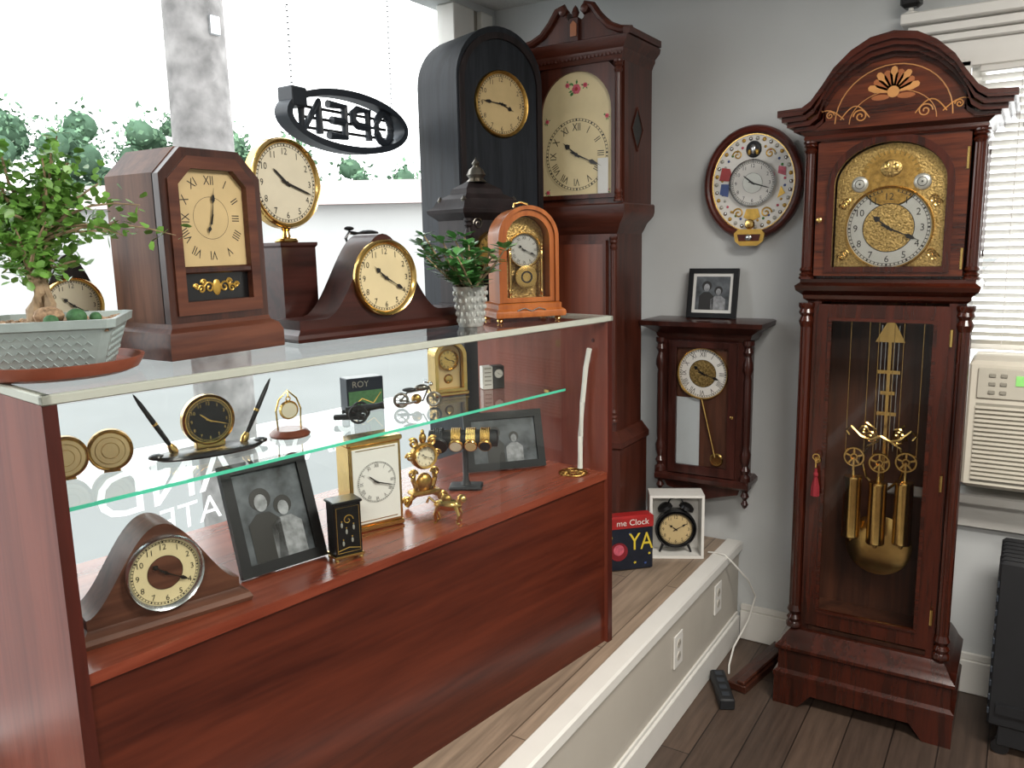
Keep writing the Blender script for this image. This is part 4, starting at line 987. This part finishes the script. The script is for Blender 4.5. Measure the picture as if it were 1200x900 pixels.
m=MB(); m.box(-.03,.0,-.018,.018,0,.068,'whited',.002); m.obj('cover',t); m=MB(); m.box(.002,.036,-.015,.018,0,.068,'blackm',.002); m.obj('case_body',t)
dial(t,.019,-.0155,.045,.013,'whited','ink',None,(10,18),'ink',hk='plain')
m=MB(); m.M=FM(-.015,-.0182,.035); 
for i in range(5): m.ext([(x,y+.012*i-.022) for x,y in rect(-.01,.01,0,.003)],0,.0004,'acg')
m.obj('printed_label',t)
# ---------------------------------------------------------------- deck items
t=thing('black_carriage_clock','small black box clock with gilt figures and feet','carriage clock',cs(.555,.075,ZD),66)
m=MB(); m.box(-.03,.03,-.022,.022,.012,.128,'black',.003); m.box(-.033,.033,-.025,.025,.008,.014,'brass',.001); m.box(-.033,.033,-.025,.025,.124,.131,'black',.002); m.obj('case_body',t)
m=MB()
for sx in (-1,1):
    for sy in (-1,1): m.M=T_((sx*.027,sy*.019,0)); m.lathe([(.004,0),(.005,.004),(.003,.009)],'brass',10)
m.obj('foot',t)
m=MB(); m.M=FM(0,-.0225,.06)
m.tube([(a,c,0) for a,b,c in scroll(.0,.03,.012,1,1.2)],.0009,'gold',5)
for i,(x,y) in enumerate(((-.012,-.02),(.008,-.015),(-.004,.005),(.012,.012),(-.014,.02))): m.ell((x,y,0),(.0025,.006,.001),'silverd',8,5); m.ell((x,y+.008,0),(.0018,.0018,.001),'gold',6,4)
m.tube([(-.024,-.035,0),(0,-.03,0),(.024,-.035,0)],.0008,'gold',5)
m.tube([(-.025,-.04,0),(.025,-.04,0),(.025,.058,0),(-.025,.058,0),(-.025,-.04,0)],.0006,'gold',4); m.obj('gilt_decoration',t)
t=thing('brass_mantel_clock','tall brass cased clock with white Roman dial','mantel clock',cs(.72,.19,ZD),68)
m=MB(); m.box(-.068,.068,-.036,.036,0,.012,'brass',.002); m.box(-.066,.066,-.034,.034,.012,.205,'brass',.002); m.box(-.07,.07,-.038,.038,.205,.218,'brass',.003); m.obj('case_body',t)
m=MB(); m.box(-.058,.058,-.0365,-.034,.02,.198,'whited'); dp=m.obj('face',t)
m=MB(); m.M=FM(0,-.037,.11); m.ext([(-.05,-.085),(.05,-.085),(.05,-.083),(-.05,-.083)],0,.0003,'brass'); m.ext([(-.05,.083),(.05,.083),(.05,.085),(-.05,.085)],0,.0003,'brass'); m.obj('gilt_line',dp)
dial(dp,0,-.0372,.115,.05,'whited','ink',ROM,(10,18),'ink',.78,.17,hk='plain',thick=.0004)
t=thing('rococo_clock','ornate scrolled brass clock on curled feet','ornate clock',cs(.9,.2,ZD),62)
m=MB()
for s in (-1,1):
    m.tube([(s*x,0,z) for x,z in ((.05,.004),(.042,.02),(.028,.03),(.022,.05),(.03,.07),(.024,.095))],[.006,.007,.008,.008,.007,.006],'brassd',8)
    m.tube(scroll(s*.048,.016,.014,s,1.4),.004,'brassd',6); m.tube(scroll(s*.03,.085,.012,-s,1.4),.0035,'brassd',6); m.tube(scroll(s*.026,.165,.013,s,1.5,rot=40*s),.0035,'brassd',6); m.tube(scroll(s*.036,.13,.012,s,1.5),.003,'brassd',6)
m.box(-.04,.04,-.02,.02,.03,.042,'brassd',.004); m.ell((0,0,.06),(.022,.014,.026),'brassd',14,8); m.ell((0,0,.175),(.01,.008,.014),'brassd',12,8); m.ell((0,0,.19),(.005,.005,.008),'brass',10,6); m.obj('scrollwork',t)
m=MB(); m.M=FM(0,0,.13); m.lathe([(.03,-.014),(.034,-.008),(.034,.01),(.03,.014),(0,.013)],'brassd',36); m.obj('case_body',t)
dial(t,0,-.0142,.13,.026,'ivory','ink',ARA,(10,18),'ink',.76,.2,bez='brass')
t=thing('watch_display_stand','black T-bar display stand for wristwatches','watch stand',cs(1.07,.22,ZD),30)
m=MB(); m.box(-.045,.045,-.03,.03,0,.01,'blackm',.004); m.obj('base',t); m=MB(); m.lathe([(.014,.01),(.008,.025),(.008,.115)],'blackm',16); m.obj('stem',t)
m=MB(); m.M=T_((0,0,.138))@RY(90); m.lathe([(0,-.1),(.023,-.095),(.0235,0),(.023,.088),(0,.092)],'blackm',24); m.obj('crossbar',t)
base=Vector(cs(1.07,.22,ZD)); rr=RZ(30)
for i,(x,mt,fc,sz) in enumerate(((-.07,'blackm','black',.026),(-.022,'brassd','ivory',.019),(.018,'brass','cream',.018),(.056,'brassd','blackm',.0175))):
    p=base+rr@Vector((x,0,.138)); t=thing('wristwatch',['large black wristwatch wrapped on the display bar','bronze bracelet wristwatch with pale dial','gold bracelet wristwatch with cream dial','bronze wristwatch with dark dial'][i],'watch',p,30)
    m=MB(); m.M=RY(90)
    for q in (-.01,-.005,0,.005,.01): o=m.at(T_((0,0,q))); m.torus(.0268,.003,mt,28,6); m.M=o
    m.obj('watch_strap',t)
    m=MB(); m.M=RX(28)@FM(0,-.0285,0); m.lathe([(sz,-.002),(sz*1.05,.002),(sz*.95,.006),(sz*.85,.006),(0,.0055)],mt if mt!='blackm' else 'black',24); m.lathe([(sz*.84,.006),(0,.0064)],fc,20); m.obj('watch_case',t)
t=thing('brass_figurine','tiny brass four-legged ornament with rounded back','figurine',cs(.84,.055,ZD),20,sc=1.35)
m=MB(); m.ell((0,0,.034),(.026,.011,.011),'brass',16,10); m.ell((.026,0,.046),(.009,.007,.008),'brass',12,8); m.tube([(.018,0,.036),(.026,0,.046)],.006,'brass',8); m.tube([(-.024,0,.038),(-.034,0,.046),(-.038,0,.036)],.0025,'brass',6); m.ell((-.002,0,.046),(.01,.007,.007),'brassd',10,6); m.obj('body',t)
m=MB()
for x in (-.016,.016):
    for y in (-.007,.007): m.tube([(x,y,.032),(x*1.35,y*1.3,.018),(x*1.15,y*1.3,.004),(x*1.4,y*1.3,.0025)],[.004,.003,.0022,.0025],'brass',6)
m.obj('leg',t)
t=thing('filigree_coaster','flat openwork brass filigree disc','coaster',cs(1.36,.075,ZD),0)
m=MB(); m.M=T_((0,0,.002)); m.torus(.04,.0016,'brassd',36,6); m.torus(.012,.0014,'brassd',20,6)
for k in range(10): o=m.at(RZ(36*k)@T_((.026,0,0))); m.torus(.0125,.0012,'brassd',16,5); m.M=o
m.obj('filigree',t)
t=thing('plastic_strip','slim curved white plastic strip leaning on the panel','plastic strip',cs(1.405,.075,ZD),CR)
m=MB(); m.tube([(-.012,.0,.006),(-.004,.004,.1),(.0,-.001,.2),(.002,-.012,.3),(.0,-.026,.355)],.0075,'whited',8); m.obj('strip',t)
# ---------------------------------------------------------------- platform items
t=thing('boxed_alarm_clock','black twin-bell alarm clock in white display box','alarm clock',(-1.06,2.79,ZP),28)
m=MB(); m.band(rect(-.1,.1,0,.245),rect(-.09,.09,.01,.235),-.05,.045,'whited'); m.box(-.1,.1,.04,.046,0,.245,'whited'); m.obj('display_box',t)
m=MB(); m.M=FM(0,-.005,.105); m.lathe([(.055,-.025),(.075,-.015),(.077,.015),(.07,.022),(.066,.016),(0,.015)],'black',44); c=m.obj('case_body',t)
m=MB()
for s in (-1,1): m.M=T_((s*.038,-.005,.18))@RY(s*25); m.lathe([(.029,0),(.027,.012),(.015,.021),(0,.024)],'black',20); m.lathe([(.003,-.012),(.003,0)],'black',8)
m.obj('bell',t)
m=MB(); m.tube([(-.03,-.005,.198),(-.02,-.005,.218),(0,-.005,.224),(.02,-.005,.218),(.03,-.005,.198)],.003,'black'); m.obj('handle',t)
m=MB()
for s in (-1,1): m.tube([(s*.045,-.005,.045),(s*.058,-.01,.012)],[.006,.004],'black')
m.obj('foot',t)
dial(t,0,-.021,.105,.06,'cream','ink',ARA,(10,10),'ink',.78,.2,bez='black',bw=.1)
t=thing('novelty_clock_tin','red and black lidded tin with bright lettering','tin box',(-1.16,2.575,ZP),45)
m=MB(); m.box(-.09,.09,-.025,.025,0,.165,'tin',.006); m.obj('tin_body',t); m=MB(); m.box(-.092,.092,-.027,.027,.155,.205,'red',.006); m.obj('lid',t)
m=MB(); m.M=FM(0,-.0265,0); m.text('me Clock',.022,T_((.012,.182,.001)),'whited'); m.text('YA',.062,T_((.042,.11,.002)),'yellow',sx=.8)
m.ext([(x-.042,z+.075) for x,z in circ(.034,24)],0,.001,'redd'); m.ext([(x-.042,z+.082) for x,z in circ(.02,20)],.001,.0018,'pink')
for i,(x,z) in enumerate(((.02,.03),(.06,.025),(-.07,.13),(0,.14),(.075,.06))): m.ext([(x+.006*cos(a)*(1 if k%2 else .45),z+.006*sin(a)*(1 if k%2 else .45)) for k,a in enumerate([pi*j/5 for j in range(10)])],0,.001,'blue' if i%2 else 'yellow')
m.obj('printed_label',t)
t=thing('extension_cable','white electrical cable draped from platform down to floor','cable',(-.88,2.8,0),0)
m=MB(); m.tube([(-.07,.05,.402),(-.03,.04,.41),(.0,.03,.412),(.03,.04,.38),(.07,.1,.3),(.085,.15,.22),(.07,.12,.13),(.04,.04,.05),(.045,-.03,.01),(.06,-.08,.006)],.0035,'whited',6); m.obj('wire',t)
t=thing('power_strip','black power strip lying on the floor','power strip',(-.8,2.58,0),-62)
m=MB(); m.box(-.1,.1,-.025,.025,0,.04,'blackm',.005); m.obj('housing',t); m=MB()
for i in range(4): m.box(-.085+i*.045,-.06+i*.045,-.012,.012,.04,.0415,'grayp',.0005)
m.obj('socket',t)
t=thing('wooden_board','short dark stained board lying on the floor','board',(-.73,2.81,0),80)
m=MB(); m.box(-.19,.19,-.035,.035,0,.03,'wald',.004); m.box(-.19,.19,-.03,-.0,.03,.045,'wald',.004); m.obj('board',t)
# ---------------------------------------------------------------- light
wd=bpy.data.worlds.new('world'); S.world=wd; wd.use_nodes=True; nt=wd.node_tree; bg=nt.nodes['Background']
tc=nt.nodes.new('ShaderNodeTexCoord'); sx=nt.nodes.new('ShaderNodeSeparateXYZ'); nt.links.new(tc.outputs['Generated'],sx.inputs[0])
cr=nt.nodes.new('ShaderNodeValToRGB'); cr.color_ramp.elements[0].position=.45; cr.color_ramp.elements[0].color=(.98,.985,1,1); cr.color_ramp.elements[1].position=.9; cr.color_ramp.elements[1].color=(.85,.92,1,1)
nt.links.new(sx.outputs[2],cr.inputs[0]); nt.links.new(cr.outputs[0],bg.inputs[0]); bg.inputs[1].default_value=4.2
la=bpy.data.lights.new('window_portal','AREA'); la.shape='RECTANGLE'; la.size=4.4; la.size_y=2.0; la.cycles.is_portal=True
lo=bpy.data.objects.new('window_portal',la); COL.objects.link(lo); lo.matrix_world=T_((-2.15,.6,1.48))@RY(-90)@RZ(90)
